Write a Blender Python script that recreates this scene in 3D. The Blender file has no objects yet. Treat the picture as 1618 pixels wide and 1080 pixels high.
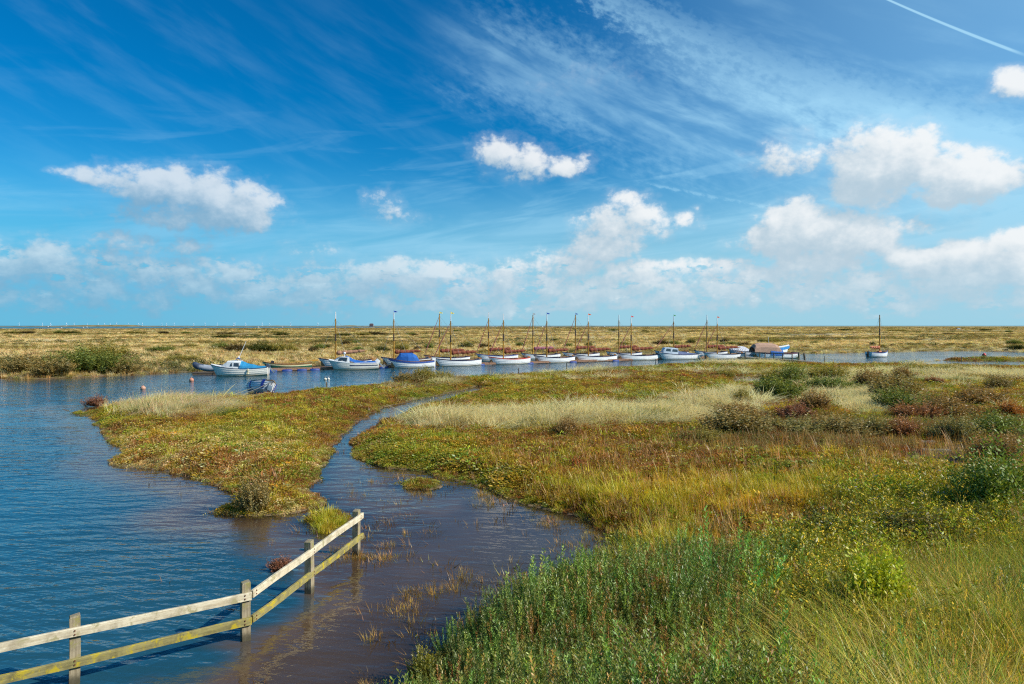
import bpy, math, random
import numpy as np
from mathutils import Vector, Matrix, Euler

SC = bpy.context.scene
COL = SC.collection
R = math.radians
rng = np.random.default_rng(7)
random.seed(7)

# ------------------------------------------------------------------ camera model
F, CX, HY, H = 1079.0, 809.0, 514.0, 4.4      # focal length and horizon of the photograph, eye height over the water


def at(px, py, z=0.0):
    """the point at height z that the photograph shows at (px, py)"""
    Y = F * (H - z) / (py - HY)
    return Vector(((px - CX) / F * Y, Y, z))


def to_px(X, Y, z=0.0):
    Y = np.maximum(Y, 0.5)
    return CX + F * X / Y, HY + F * (H - z) / Y


cam = bpy.data.cameras.new('camera')
cam.sensor_width = 36.0
cam.lens = F / 1618.0 * 36.0
cam.shift_y = -(540.0 - HY) / 1618.0
cam.clip_start, cam.clip_end = 0.1, 60000.0
co = bpy.data.objects.new('camera', cam)
COL.objects.link(co)
co.location = (0, 0, H)
co.rotation_euler = (R(90), 0, 0)
SC.camera = co

SC.view_settings.view_transform = 'Standard'
SC.view_settings.look = 'None'
SC.view_settings.exposure = 0.14
SC.view_settings.gamma = 1.0
SC.render.engine = 'CYCLES'
SC.cycles.use_denoising = False      # at the full sample count the leaves stay crisper without it
SC.cycles.filter_width = 1.2
SC.cycles.use_adaptive_sampling = True
SC.cycles.adaptive_threshold = 0.025
SC.cycles.max_bounces = 4
SC.cycles.diffuse_bounces = 2
SC.cycles.glossy_bounces = 2
SC.cycles.transparent_max_bounces = 8
SC.cycles.caustics_reflective = False
SC.cycles.caustics_refractive = False
SC.cycles.sample_clamp_indirect = 4.0

# ------------------------------------------------------------------ names, labels
def tag(o, label=None, cat=None, group=None, kind=None):
    if label: o['label'] = label
    if cat: o['category'] = cat
    if group: o['group'] = group
    if kind: o['kind'] = kind
    return o


def empty(name, loc, rz=0.0):
    o = bpy.data.objects.new(name, None)
    COL.objects.link(o)
    o.location = loc
    o.rotation_euler = (0, 0, rz)
    return o


def copy_tree(o, parent=None):
    c = o.copy()
    COL.objects.link(c)
    if parent is not None: c.parent = parent
    for ch in list(o.children): copy_tree(ch, c)
    return c


# ------------------------------------------------------------------ node helpers
class NT:
    def __init__(s, tree):
        s.t = tree; s.n = tree.nodes; s.l = tree.links

    def new(s, typ, **kw):
        n = s.n.new(typ)
        for k, v in kw.items(): setattr(n, k, v)
        return n

    def put(s, sock, v):
        if hasattr(v, 'is_output') or isinstance(v, bpy.types.NodeSocket): s.l.new(v, sock)
        else:
            if isinstance(v, (tuple, list)) and len(v) == 3 and sock.type == 'RGBA': v = (*v, 1)
            sock.default_value = v

    def math(s, op, a, b=0.0, c=0.0, clamp=False):
        n = s.new('ShaderNodeMath', operation=op, use_clamp=clamp)
        s.put(n.inputs[0], a); s.put(n.inputs[1], b); s.put(n.inputs[2], c)
        return n.outputs[0]

    def vmath(s, op, a, b=None, scale=None):
        n = s.new('ShaderNodeVectorMath', operation=op)
        s.put(n.inputs[0], a)
        if b is not None: s.put(n.inputs[1], b)
        if scale is not None: s.put(n.inputs['Scale'], scale)
        return n.outputs['Value'] if op in ('DOT_PRODUCT', 'LENGTH') else n.outputs[0]

    def mix(s, f, a, b, blend='MIX'):
        n = s.new('ShaderNodeMix', data_type='RGBA', blend_type=blend)
        s.put(n.inputs[0], f); s.put(n.inputs[6], a); s.put(n.inputs[7], b)
        return n.outputs[2]

    def noise(s, vec, scale, detail=4.0, rough=0.5, dist=0.0, dim='3D', typ='FBM', out=0):
        n = s.new('ShaderNodeTexNoise', noise_dimensions=dim)
        n.noise_type = typ
        if vec is not None: s.put(n.inputs['Vector'], vec)
        n.inputs['Scale'].default_value = scale; n.inputs['Detail'].default_value = detail
        n.inputs['Roughness'].default_value = rough; n.inputs['Distortion'].default_value = dist
        return n.outputs[out]

    def ramp(s, f, lo, hi, a=0.0, b=1.0, smooth=True):
        n = s.new('ShaderNodeMapRange', interpolation_type='SMOOTHSTEP' if smooth else 'LINEAR', clamp=True)
        s.put(n.inputs[0], f); s.put(n.inputs[1], lo); s.put(n.inputs[2], hi); s.put(n.inputs[3], a); s.put(n.inputs[4], b)
        return n.outputs[0]

    def xyz(s, v):
        n = s.new('ShaderNodeSeparateXYZ'); s.put(n.inputs[0], v)
        return n.outputs

    def comb(s, x=0.0, y=0.0, z=0.0):
        n = s.new('ShaderNodeCombineXYZ')
        s.put(n.inputs[0], x); s.put(n.inputs[1], y); s.put(n.inputs[2], z)
        return n.outputs[0]


def new_mat(name):
    m = bpy.data.materials.new(name)
    m.use_nodes = True
    t = NT(m.node_tree)
    t.n.clear()
    t.out = t.new('ShaderNodeOutputMaterial')
    return m, t


def paint(name, col, rough=0.45, var=0.18, scale=3.0, col2=None, metal=0.0, bump=0.0, stain=None, spec=0.4):
    """a painted, cloth or metal surface with a little uneven wear; stain: colour of a tide line just over the water"""
    m, t = new_mat(name)
    tc = t.new('ShaderNodeTexCoord').outputs['Object']
    n1 = t.noise(tc, scale, 6, 0.65)
    c2 = col2 or tuple(c * (1 - var * 2) for c in col)
    c = t.mix(t.ramp(n1, 0.35, 0.7), col, c2)
    if stain:
        z = t.xyz(tc)[2]
        f = t.ramp(t.math('ADD', z, t.math('MULTIPLY', t.math('SUBTRACT', t.noise(tc, 5.0, 5, 0.6), 0.5), 0.22)), 0.22, 0.0)
        c = t.mix(t.math('MULTIPLY', f, 0.75), c, stain)
    b = t.new('ShaderNodeBsdfPrincipled')
    t.put(b.inputs['Base Color'], c)
    b.inputs['Roughness'].default_value = rough
    b.inputs['Metallic'].default_value = metal
    b.inputs['Specular IOR Level'].default_value = spec
    if bump:
        bn = t.new('ShaderNodeBump'); bn.inputs['Strength'].default_value = bump; bn.inputs['Distance'].default_value = 0.05
        t.put(bn.inputs['Height'], t.noise(tc, scale * 2.5, 5, 0.6))
        t.l.new(bn.outputs[0], b.inputs['Normal'])
    t.l.new(b.outputs[0], t.out.inputs[0])
    return m


def wood(name, col, col2, lichen=None, lichen_amt=0.5, rough=0.85, fine=60.0, axis=0):
    """weathered wood, the grain along the piece's own length"""
    m, t = new_mat(name)
    tc = t.new('ShaderNodeTexCoord').outputs['Object']
    s = [1.0, 1.0, 1.0]; s[axis] = 0.06
    g = t.vmath('MULTIPLY', tc, tuple(s))
    n1 = t.noise(g, fine, 5, 0.7)
    n2 = t.noise(tc, 4.0, 6, 0.7)
    c = t.mix(t.ramp(n1, 0.3, 0.7), col, col2)
    c = t.mix(t.math('MULTIPLY', t.ramp(n2, 0.42, 0.68), 0.75), c, tuple(x * 0.6 for x in col2))
    if lichen:
        n3 = t.noise(tc, 7.0, 7, 0.72, 0.6)
        c = t.mix(t.ramp(n3, 0.62 - 0.2 * lichen_amt, 0.70 - 0.12 * lichen_amt), c, lichen)
    b = t.new('ShaderNodeBsdfPrincipled')
    t.put(b.inputs['Base Color'], c)
    b.inputs['Roughness'].default_value = rough
    b.inputs['Specular IOR Level'].default_value = 0.2
    bn = t.new('ShaderNodeBump'); bn.inputs['Strength'].default_value = 0.5; bn.inputs['Distance'].default_value = 0.006
    t.put(bn.inputs['Height'], t.math('ADD', n1, n2))
    t.l.new(bn.outputs[0], b.inputs['Normal'])
    t.l.new(b.outputs[0], t.out.inputs[0])
    return m


# ------------------------------------------------------------------ mesh builder
class MB:
    def __init__(s):
        s.v = []; s.f = []; s.m = []

    def face(s, idx, mi=0):
        s.f.append(tuple(idx)); s.m.append(mi)

    def add(s, pts):
        k = len(s.v)
        s.v.extend([tuple(p) for p in pts])
        return list(range(k, k + len(pts)))

    def poly(s, pts, mi=0):
        s.face(s.add(pts), mi)

    def box(s, c, size, rot=None, mi=0, taper=1.0):
        sx, sy, sz = (x / 2 for x in size)
        pts = [Vector((x * (taper if z > 0 else 1), y * (taper if z > 0 else 1), z)) for z in (-sz, sz) for x, y in ((-sx, -sy), (sx, -sy), (sx, sy), (-sx, sy))]
        if rot is not None: pts = [rot @ p for p in pts]
        i = s.add([p + Vector(c) for p in pts])
        for q in ((3, 2, 1, 0), (4, 5, 6, 7), (0, 1, 5, 4), (1, 2, 6, 5), (2, 3, 7, 6), (3, 0, 4, 7)): s.face([i[k] for k in q], mi)

    def bar(s, a, b, w, h, mi=0):
        """a board from a to b, w thick, h high"""
        a, b = Vector(a), Vector(b)
        d = b - a
        q = d.to_track_quat('X', 'Z').to_matrix()
        s.box((a + b) / 2, (d.length, w, h), q, mi)

    def path(s, pts, rad, n=7, mi=0, caps=True, flat=1.0):
        pts = [Vector(p) for p in pts]
        if not hasattr(rad, '__len__'): rad = [rad] * len(pts)
        rings = []
        for k, p in enumerate(pts):
            d = (pts[min(k + 1, len(pts) - 1)] - pts[max(k - 1, 0)])
            q = d.to_track_quat('Z', 'Y').to_matrix()
            rings.append(s.add([p + q @ Vector((math.cos(2 * math.pi * j / n) * rad[k], math.sin(2 * math.pi * j / n) * rad[k] * flat, 0)) for j in range(n)]))
        for a, b in zip(rings, rings[1:]):
            for j in range(n): s.face((a[j], a[(j + 1) % n], b[(j + 1) % n], b[j]), mi)
        if caps:
            s.face(rings[0][::-1], mi); s.face(rings[-1], mi)

    def ball(s, c, r, nu=12, nv=8, scale=(1, 1, 1), mi=0):
        c = Vector(c)
        rows = []
        for a in range(1, nv):
            th = math.pi * a / nv
            rows.append(s.add([c + Vector((math.sin(th) * math.cos(2 * math.pi * b / nu) * r * scale[0], math.sin(th) * math.sin(2 * math.pi * b / nu) * r * scale[1], math.cos(th) * r * scale[2])) for b in range(nu)]))
        top = s.add([c + Vector((0, 0, r * scale[2]))])[0]; bot = s.add([c - Vector((0, 0, r * scale[2]))])[0]
        for b in range(nu):
            s.face((top, rows[0][b], rows[0][(b + 1) % nu]), mi)
            s.face((bot, rows[-1][(b + 1) % nu], rows[-1][b]), mi)
        for p, q in zip(rows, rows[1:]):
            for b in range(nu): s.face((p[b], q[b], q[(b + 1) % nu], p[(b + 1) % nu]), mi)

    def grid(s, rows, mi=0, close=False):
        ids = [s.add(r) for r in rows]
        for a, b in zip(ids, ids[1:]):
            n = len(a)
            for j in range(n if close else n - 1): s.face((a[j], a[(j + 1) % n], b[(j + 1) % n], b[j]), mi)
        return ids

    def build(s, name, mats, parent=None, smooth=False):
        me = bpy.data.meshes.new(name)
        me.from_pydata(s.v, [], s.f)
        for m in (mats if isinstance(mats, (list, tuple)) else [mats]): me.materials.append(m)
        if len(me.materials) > 1: me.polygons.foreach_set('material_index', s.m)
        if smooth: me.polygons.foreach_set('use_smooth', [True] * len(me.polygons))
        me.update()
        o = bpy.data.objects.new(name, me)
        COL.objects.link(o)
        if parent is not None: o.parent = parent
        return o


def np_mesh(name, V, faces, attrs=None, mats=None):
    """mesh from arrays: faces is a list of (k, n) index arrays"""
    me = bpy.data.meshes.new(name)
    V = np.asarray(V, dtype=np.float32)
    me.vertices.add(len(V))
    me.vertices.foreach_set('co', V.ravel())
    li = np.concatenate([np.asarray(f, dtype=np.int32).ravel() for f in faces]) if faces else np.zeros(0, np.int32)
    if len(li):
        tot = np.concatenate([np.full(len(f), np.asarray(f).shape[1], dtype=np.int32) for f in faces])
        st = np.concatenate([[0], np.cumsum(tot)[:-1]]).astype(np.int32)
        me.loops.add(len(li)); me.loops.foreach_set('vertex_index', li)
        me.polygons.add(len(tot)); me.polygons.foreach_set('loop_start', st); me.polygons.foreach_set('loop_total', tot)
    for k, (typ, arr) in (attrs or {}).items():
        a = me.attributes.new(k, typ, 'POINT')
        arr = np.asarray(arr)
        if typ == 'FLOAT': a.data.foreach_set('value', arr.astype(np.float32).ravel())
        elif typ == 'INT': a.data.foreach_set('value', arr.astype(np.int32).ravel())
        elif typ == 'FLOAT_VECTOR': a.data.foreach_set('vector', arr.astype(np.float32).ravel())
        elif typ == 'FLOAT_COLOR':
            c4 = np.ones((len(arr), 4), np.float32); c4[:, :3] = arr
            a.data.foreach_set('color', c4.ravel())
    for m in (mats or []): me.materials.append(m)
    me.update(calc_edges=True)
    return me


# ------------------------------------------------------------------ value noise on the ground plan
def _hash(i, j, seed):
    n = (i.astype(np.int64) * 374761393 + j.astype(np.int64) * 668265263 + seed * 1442695041) & 0x7fffffff
    n = ((n ^ (n >> 13)) * 1274126177) & 0x7fffffff
    n = (n ^ (n >> 16)) & 0xffff
    return n / 65535.0


def vnoise(X, Y, scale, seed=0, octaves=3, gain=0.5):
    tot = 0.0; amp = 1.0; s = 0.0
    X = np.asarray(X, float) / scale; Y = np.asarray(Y, float) / scale
    for o in range(octaves):
        i = np.floor(X); j = np.floor(Y); u = X - i; v = Y - j
        u = u * u * (3 - 2 * u); v = v * v * (3 - 2 * v)
        a = _hash(i, j, seed + o) * (1 - u) + _hash(i + 1, j, seed + o) * u
        b = _hash(i, j + 1, seed + o) * (1 - u) + _hash(i + 1, j + 1, seed + o) * u
        tot = tot + amp * (a * (1 - v) + b * v); s += amp
        amp *= gain; X = X * 2.03 + 17.1; Y = Y * 2.03 + 5.3
    return tot / s


def sstep(a, b, x):
    t = np.clip((x - a) / (b - a), 0, 1)
    return t * t * (3 - 2 * t)
# ------------------------------------------------------------------ where land and water lie
def W(pts):
    return [tuple(at(x, y))[:2] for x, y in pts]


def Wz(pts, z):
    return [tuple(at(x, y, z))[:2] for x, y in pts]


# the far edge of the near marsh is seen over its own turf, the near edge at the waterline
NEAR_LAND = W([(85, 645)]) + Wz([(130, 638), (165, 633), (230, 627), (300, 622), (385, 619), (440, 615), (510, 608), (560, 604), (610, 600), (640, 596), (700, 594),
               (760, 590), (820, 586.5), (895, 583), (950, 579), (1035, 574), (1100, 571), (1180, 570), (1290, 572), (1340, 572.5), (1400, 571.5), (1470, 574),
               (1618, 576), (1900, 579), (2600, 583)], 0.42) + [(260, 60), (260, -40), (-60, -40), (-60, 2.0), (-9, 3.6), (-4.2, 5.2), (-1.9, 6.6)] + W([
               (672, 1120), (688, 1080), (704, 1050), (730, 1015), (765, 985), (830, 945), (868, 925), (905, 905), (948, 887), (968, 868), (955, 845), (915, 820), (840, 796),
               (760, 772), (700, 755), (650, 745), (590, 735), (560, 720), (548, 702), (560, 688), (600, 668), (640, 656), (652, 646), (700, 634), (740, 624),
               (775, 612), (755, 611), (700, 623), (650, 632), (620, 640), (590, 651), (560, 672), (540, 692), (530, 716), (512, 742), (492, 766), (505, 785),
               (495, 800), (470, 808), (420, 815), (370, 818), (325, 813), (362, 797), (372, 780), (350, 768), (300, 757), (240, 745), (178, 736), (192, 708),
               (165, 688), (150, 664), (118, 652)])
FAR_LAND = [(-900, 40), (-180, 50)] + W([(-250, 592), (-60, 584), (0, 583.5), (14, 588), (-20, 592), (14, 597), (45, 599), (90, 597.5), (150, 594), (220, 591.5), (300, 586.5),
              (360, 584), (440, 581), (500, 579), (600, 576), (700, 571.5), (800, 567.5), (900, 564.5), (1000, 562), (1100, 560), (1200, 559), (1280, 558),
              (1380, 556.5), (1450, 554.5), (1520, 553.5), (1618, 556), (1800, 558), (2600, 563)]) + [(600, 90), (9000, 90), (9000, 6000)] + W([
              (1618, 514.8), (1250, 515.2), (1100, 516.0), (900, 516.7), (700, 517.5), (500, 518.4), (300, 519.2), (0, 520.0), (-400, 520.3), (-2500, 521)])
ISLETS = [W([(640, 764), (660, 758), (690, 762), (706, 770), (680, 774), (650, 771)]),
          W([(480, 826), (500, 812), (535, 810), (560, 822), (548, 838), (510, 846), (484, 838)]),
          W([(1470, 569.3), (1520, 567.6), (1618, 568.0), (1800, 570), (1800, 571.5), (1618, 570.6), (1520, 570.2)])]
POOLS = [(65, 541, 62, 1.7), (375, 528.7, 34, 1.5), (136, 567, 10, 2.0), (842, 527, 24, 1.1), (956, 523.8, 30, 0.9), (938, 535.6, 12, 1.4), (985, 524.6, 30, 0.9),
         (1071, 533.4, 8, 1.0), (1300, 529.8, 95, 1.6), (1470, 540, 30, 1.3), (1186, 601, 28, 4.6), (1291, 593, 12, 2.4), (1540, 523, 60, 0.8), (610, 536, 8, 1.0), (1215, 521.5, 40, 0.6)]


def sdf(poly, X, Y):
    """signed distance to a polygon, positive inside"""
    P = np.array(poly); Q = np.roll(P, -1, axis=0)
    best = np.full(X.shape, 1e18); inside = np.zeros(X.shape, bool)
    for (ax, ay), (bx, by) in zip(P, Q):
        dx, dy = bx - ax, by - ay
        L = dx * dx + dy * dy + 1e-12
        t = np.clip(((X - ax) * dx + (Y - ay) * dy) / L, 0, 1)
        best = np.minimum(best, (X - ax - t * dx) ** 2 + (Y - ay - t * dy) ** 2)
        c = (ay > Y) != (by > Y)
        if dy != 0: inside ^= c & (X < (bx - ax) * (Y - ay) / dy + ax)
    return np.where(inside, 1, -1) * np.sqrt(best)


def land_dist(X, Y):
    X = np.asarray(X, float); Y = np.asarray(Y, float)
    wob = (vnoise(X, Y, 1.3, 3, 3) - 0.5) * np.clip(0.5 + np.hypot(X, Y) / 60, 0.5, 2.2) * 0.9
    d = np.maximum(sdf(NEAR_LAND, X, Y), sdf(FAR_LAND, X, Y))
    for p in ISLETS: d = np.maximum(d, sdf(p, X, Y))
    d = d + wob
    px, py = to_px(X, Y)
    for cx, cy, rx, ry in POOLS:
        jag = (vnoise(X, Y, 0.06 * F * H / (cy - HY), 21, 3) - 0.5) * 0.9
        e = 1 - np.sqrt(((px - cx) / rx) ** 2 + ((py - cy) / ry) ** 2) + jag
        scale = np.maximum(ry * (F * H / (cy - HY)) ** 2 / (F * H), 1.0)
        d = np.where(Y > 1, np.minimum(d, -e * scale * 0.6), d)
    return d


def height(X, Y, d=None):
    X = np.asarray(X, float); Y = np.asarray(Y, float)
    if d is None: d = land_dist(X, Y)
    r = np.hypot(X, Y)
    far = sstep(45, 110, Y)
    up = 0.02 + (0.20 + 0.25 * far) * sstep(0.0, 1.6 + 2 * far, d) + 0.10 * sstep(2, 10, d)
    up = up + ((vnoise(X, Y, 2.2, 5, 3) - 0.5) * 0.22 + (vnoise(X, Y, 0.5, 8, 2) - 0.5) * 0.07) * sstep(0.1, 2.5, d)
    up = up + 0.22 * sstep(4.0, 12.0, X) * sstep(24, 13, Y) * sstep(0.3, 3, d)
    up = up + 2.1 * sstep(7.6, 2.0, Y + 0.06 * X) * sstep(0.0, 3.0, d)
    pool = sstep(-1.8, 1.4, X + 3.73 - (Y - 9.57) * 0.21 + (vnoise(X, Y, 1.5, 19, 3) - 0.5) * 4.0) * sstep(48, 36, Y)        # the flooded hollow right of the fence is shallow
    down = -0.03 - 0.95 * (1 - np.exp(np.minimum(d, 0) / 2.6)) * (1 - 0.74 * pool) + (vnoise(X, Y, 0.8, 9, 3) - 0.5) * 0.06
    return np.where(d > 0, up, down)


# ------------------------------------------------------------------ what grows where (kinds of cover and their colours)
KINDS = ['straw', 'olive', 'rust', 'green', 'ygrass', 'purslane', 'rough', 'seablite', 'flower', 'scrub', 'mud']
PAL = np.array([(0.76, 0.64, 0.33), (0.34, 0.305, 0.04), (0.27, 0.145, 0.04), (0.22, 0.29, 0.03), (0.41, 0.44, 0.035), (0.58, 0.51, 0.22), (0.45, 0.48, 0.085),
                (0.17, 0.30, 0.075), (0.25, 0.32, 0.03), (0.20, 0.17, 0.05), (0.24, 0.17, 0.14)])
ZONES = [  # kind, centre, half size (in the photograph), weight, for the near marsh
    ('straw', 265, 643, 60, 14, 9), ('straw', 330, 640, 50, 10, 2), ('straw', 200, 640, 60, 12, 3),
    ('purslane', 330, 722, 170, 36, 9), ('purslane', 270, 690, 100, 22, 7), ('purslane', 420, 690, 90, 24, 3), ('purslane', 450, 790, 70, 24, 7), ('purslane', 350, 810, 50, 10, 9), ('purslane', 480, 720, 60, 40, 2), ('purslane', 200, 740, 60, 16, 5),
    ('rust', 480, 628, 130, 16, 2.2), ('olive', 300, 665, 130, 16, 2), ('green', 460, 735, 70, 25, 1.5), ('rust', 560, 650, 60, 15, 1.5),
    ('straw', 690, 665, 55, 9, 8), ('straw', 790, 663, 110, 11, 14), ('straw', 900, 658, 110, 13, 16), ('straw', 1010, 652, 100, 14, 16), ('straw', 1110, 642, 80, 16, 16), ('straw', 1170, 630, 45, 11, 9),
    ('straw', 1370, 634, 58, 15, 20), ('straw', 1290, 628, 40, 9, 8), ('straw', 1560, 594, 100, 6, 12), ('straw', 1400, 592, 70, 6, 6), ('straw', 1180, 572, 90, 3, 3), ('straw', 880, 586, 120, 3, 1.5),
    ('scrub', 1250, 620, 60, 14, 6), ('scrub', 1400, 612, 60, 12, 5), ('scrub', 1450, 640, 70, 16, 12), ('scrub', 1250, 670, 110, 18, 12), ('scrub', 1180, 692, 90, 16, 10), ('scrub', 1320, 688, 100, 18, 14), ('scrub', 1400, 690, 60, 16, 12), ('scrub', 1500, 672, 110, 26, 12), ('scrub', 1580, 690, 70, 30, 12), ('scrub', 1590, 740, 60, 20, 8), ('scrub', 660, 606, 40, 7, 6),
    ('ygrass', 520, 826, 44, 16, 30), ('green', 640, 600, 200, 6, 1.5), ('olive', 1000, 620, 300, 12, 2.5), ('green', 900, 625, 200, 9, 1.5), ('olive', 1450, 585, 200, 8, 2),
    ('straw', 700, 600, 30, 8, 5),
    ('olive', 900, 605, 300, 16, 2), ('rust', 1100, 595, 200, 10, 1.2), ('green', 1050, 578, 150, 6, 1.5),
    ('rust', 1030, 715, 200, 22, 3.4), ('rust', 1150, 735, 160, 18, 2.5), ('olive', 800, 720, 200, 24, 2), ('green', 700, 725, 110, 22, 2.0), ('olive', 760, 760, 120, 16, 2), ('rust', 900, 725, 120, 14, 1.5),
    ('ygrass', 1060, 790, 160, 36, 3.5), ('ygrass', 1200, 770, 150, 30, 3.5), ('ygrass', 960, 770, 110, 24, 2.2), ('ygrass', 1010, 850, 90, 40, 4), ('green', 1170, 740, 90, 16, 2), ('green', 980, 840, 60, 30, 3),
    ('rust', 1150, 850, 60, 30, 2.5), ('olive', 1200, 830, 120, 40, 2.5), ('rust', 1100, 820, 80, 20, 1.5),
    ('green', 1300, 740, 90, 18, 2.5), ('flower', 1440, 800, 110, 30, 4), ('flower', 1330, 870, 90, 34, 7), ('flower', 1560, 850, 80, 36, 4), ('flower', 1450, 880, 120, 36, 4), ('flower', 1250, 880, 60, 30, 2),
    ('olive', 1490, 752, 120, 16, 70), ('mud', 1500, 713, 70, 17, 160), ('rust', 1300, 690, 200, 20, 3), ('olive', 1500, 650, 160, 40, 3), ('rust', 1250, 650, 120, 30, 2),
    ('seablite', 900, 960, 120, 50, 30), ('seablite', 800, 1010, 90, 60, 40), ('seablite', 960, 1000, 140, 70, 40), ('seablite', 1080, 950, 120, 50, 30), ('seablite', 1120, 1020, 110, 60, 20), ('seablite', 870, 1060, 130, 60, 20), ('seablite', 1180, 930, 70, 36, 14),
    ('rough', 1500, 960, 200, 70, 20), ('rough', 1350, 1020, 240, 70, 20), ('rough', 1600, 900, 80, 60, 20), ('rough', 1290, 1060, 130, 60, 12), ('seablite', 1250, 1040, 70, 40, 8), ('green', 1300, 1040, 160, 60, 4), ('flower', 1400, 1000, 120, 40, 6), ('rough', 1500, 1060, 260, 70, 20), ('seablite', 900, 1140, 260, 60, 30), ('seablite', 1000, 1080, 140, 50, 14), ('flower', 1300, 950, 120, 40, 8), ('rough', 1250, 940, 200, 30, 2),
    ('ygrass', 870, 900, 50, 20, 6), ('olive', 880, 880, 60, 20, 4),
]


def cover(X, Y, Z=None):
    """weights of each kind of cover at points of the near marsh"""
    px, py = to_px(X, Y, np.clip(height(X, Y) if Z is None else Z, 0, 1.2) + 0.12)
    n1 = vnoise(X, Y, 5.0, 31, 3); n2 = vnoise(X, Y, 3.0, 41, 3); n3 = vnoise(X, Y, 1.2, 51, 2)
    w = np.full((len(X), len(KINDS)), 1e-4)
    w[:, 1] = 0.9 + 1.4 * sstep(0.4, 0.62, n1)
    w[:, 2] = 0.15 + 2.2 * sstep(0.48, 0.66, n2)
    w[:, 3] = 0.25 + 1.6 * sstep(0.5, 0.66, n3) * sstep(0.62, 0.45, n2)
    w[:, 4] = 0.15 + 0.5 * sstep(0.5, 0.7, n1)
    w[:, 0] = (0.015 + 0.25 * sstep(0.64, 0.74, vnoise(X, Y, 6.0, 61, 3))) * sstep(30, 45, Y)
    w[:, 5] = 0.15
    for k, cx, cy, rx, ry, wt in ZONES:
        q = ((px - cx) / rx) ** 2 + ((py - cy) / ry) ** 2
        brk = sstep(.30, .52, vnoise(X * .6, Y * 1.6, 3.0, 63, 3)) if k == 'straw' else 1.0       # the drifts lie in streaks
        w[:, KINDS.index(k)] += wt * np.exp(-(2.1 if k == 'straw' else 1.6) * np.maximum(q, 0) ** 1.3) * (0.35 + 1.3 * n3 * n3 * 2) * brk
    out = sstep(1640, 1900, px) + sstep(1110, 1300, py)
    w[:, 6] += 8 * out * sstep(1050, 1250, px)
    w[:, 7] += 30 * out * sstep(1200, 1050, px)
    w[:, 7] += 0.55 * w[:, 6] * sstep(.52, .66, vnoise(X, Y, 1.0, 23, 3))
    return w / w.sum(1, keepdims=True)


FAR_PAL = np.array([(0.78, 0.65, 0.36), (0.27, 0.225, 0.065), (0.10, 0.115, 0.03), (0.20, 0.135, 0.05), (0.40, 0.36, 0.12)])  # straw, olive, dark green, brown, pale olive


def far_cover(X, Y):
    n1 = vnoise(X * 0.5, Y, 22, 71, 4, 0.6); n2 = vnoise(X * 0.6, Y, 16, 81, 4, 0.6); n3 = vnoise(X, Y, 9, 91, 3); n4 = vnoise(X, Y, 90, 95, 3)
    px, py = to_px(X, Y)
    w = np.full((len(X), 5), 1e-3)
    nearer = sstep(530, 552, py)
    w[:, 0] = 0.15 + 6.0 * sstep(0.46, 0.56, n1) * (0.5 + 0.8 * nearer) + 2.0 * sstep(0.48, 0.58, n4)
    w[:, 1] = 0.8 + 4.0 * sstep(0.52, 0.62, vnoise(X * .4, Y, 60, 45, 3))
    w[:, 2] = 1.6 * sstep(0.56, 0.66, n2) + 0.5 * sstep(524, 516, py)
    w[:, 3] = 0.2 + 1.8 * sstep(0.50, 0.62, n3) * (1 - 0.5 * nearer) + 1.0 * sstep(528, 518, py)
    w[:, 4] = 0.4 + 0.8 * sstep(0.5, 0.65, n3)
    return w / w.sum(1, keepdims=True)


# ------------------------------------------------------------------ ground and water sheets
def polar(theta, rad):
    T, Q = np.meshgrid(theta, rad)
    return Q * np.sin(T), Q * np.cos(T)


th = np.concatenate([np.arange(-180, -46, 3.0), np.arange(-46, 46, 0.16), np.arange(46, 180.01, 3.0)]) * math.pi / 180
rr = [1.2]
while rr[-1] < 26000:
    r_ = rr[-1]
    rr.append(r_ * (1.05 if r_ < 5 else 1.0085 if r_ < 130 else 1.014 if r_ < 900 else 1.03 if r_ < 4000 else 1.12))
rr = np.array(rr)
GX, GY = polar(th, rr)
nR, nT = GX.shape
fx, fy = GX.ravel(), GY.ravel()
D_ = land_dist(fx, fy)
GZ = height(fx, fy, D_)
GZ = np.where(np.hypot(fx, fy) > 5200, np.minimum(GZ, -1.0), GZ)
gcol = np.empty((len(fx), 3))
isfar = (fy > 92) | (sdf(FAR_LAND, fx, fy) > -2)
gcol[:] = (0.17, 0.10, 0.06)
k_ = (D_ > -0.4) & ~isfar & (fy > 0.5)
wk_ = cover(fx[k_], fy[k_], GZ[k_])
gcol[k_] = wk_ @ PAL
litter = np.zeros(len(fx)); litter[k_] = wk_[:, 0]          # under the straw lies straw
k_ = (D_ > -0.4) & isfar
gcol[k_] = far_cover(fx[k_], fy[k_]) @ FAR_PAL
wet = sstep(0.25, -0.05, D_)[:, None]
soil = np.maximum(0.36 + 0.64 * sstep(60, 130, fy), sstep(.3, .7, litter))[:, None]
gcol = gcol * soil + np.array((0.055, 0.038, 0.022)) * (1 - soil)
gcol = gcol * (1 - wet) + np.array((0.25, 0.165, 0.105)) * wet

ii = np.arange(nR * nT).reshape(nR, nT)
quads = np.stack([ii[:-1, :-1], ii[:-1, 1:], ii[1:, 1:], ii[1:, :-1]], -1).reshape(-1, 4)


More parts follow.
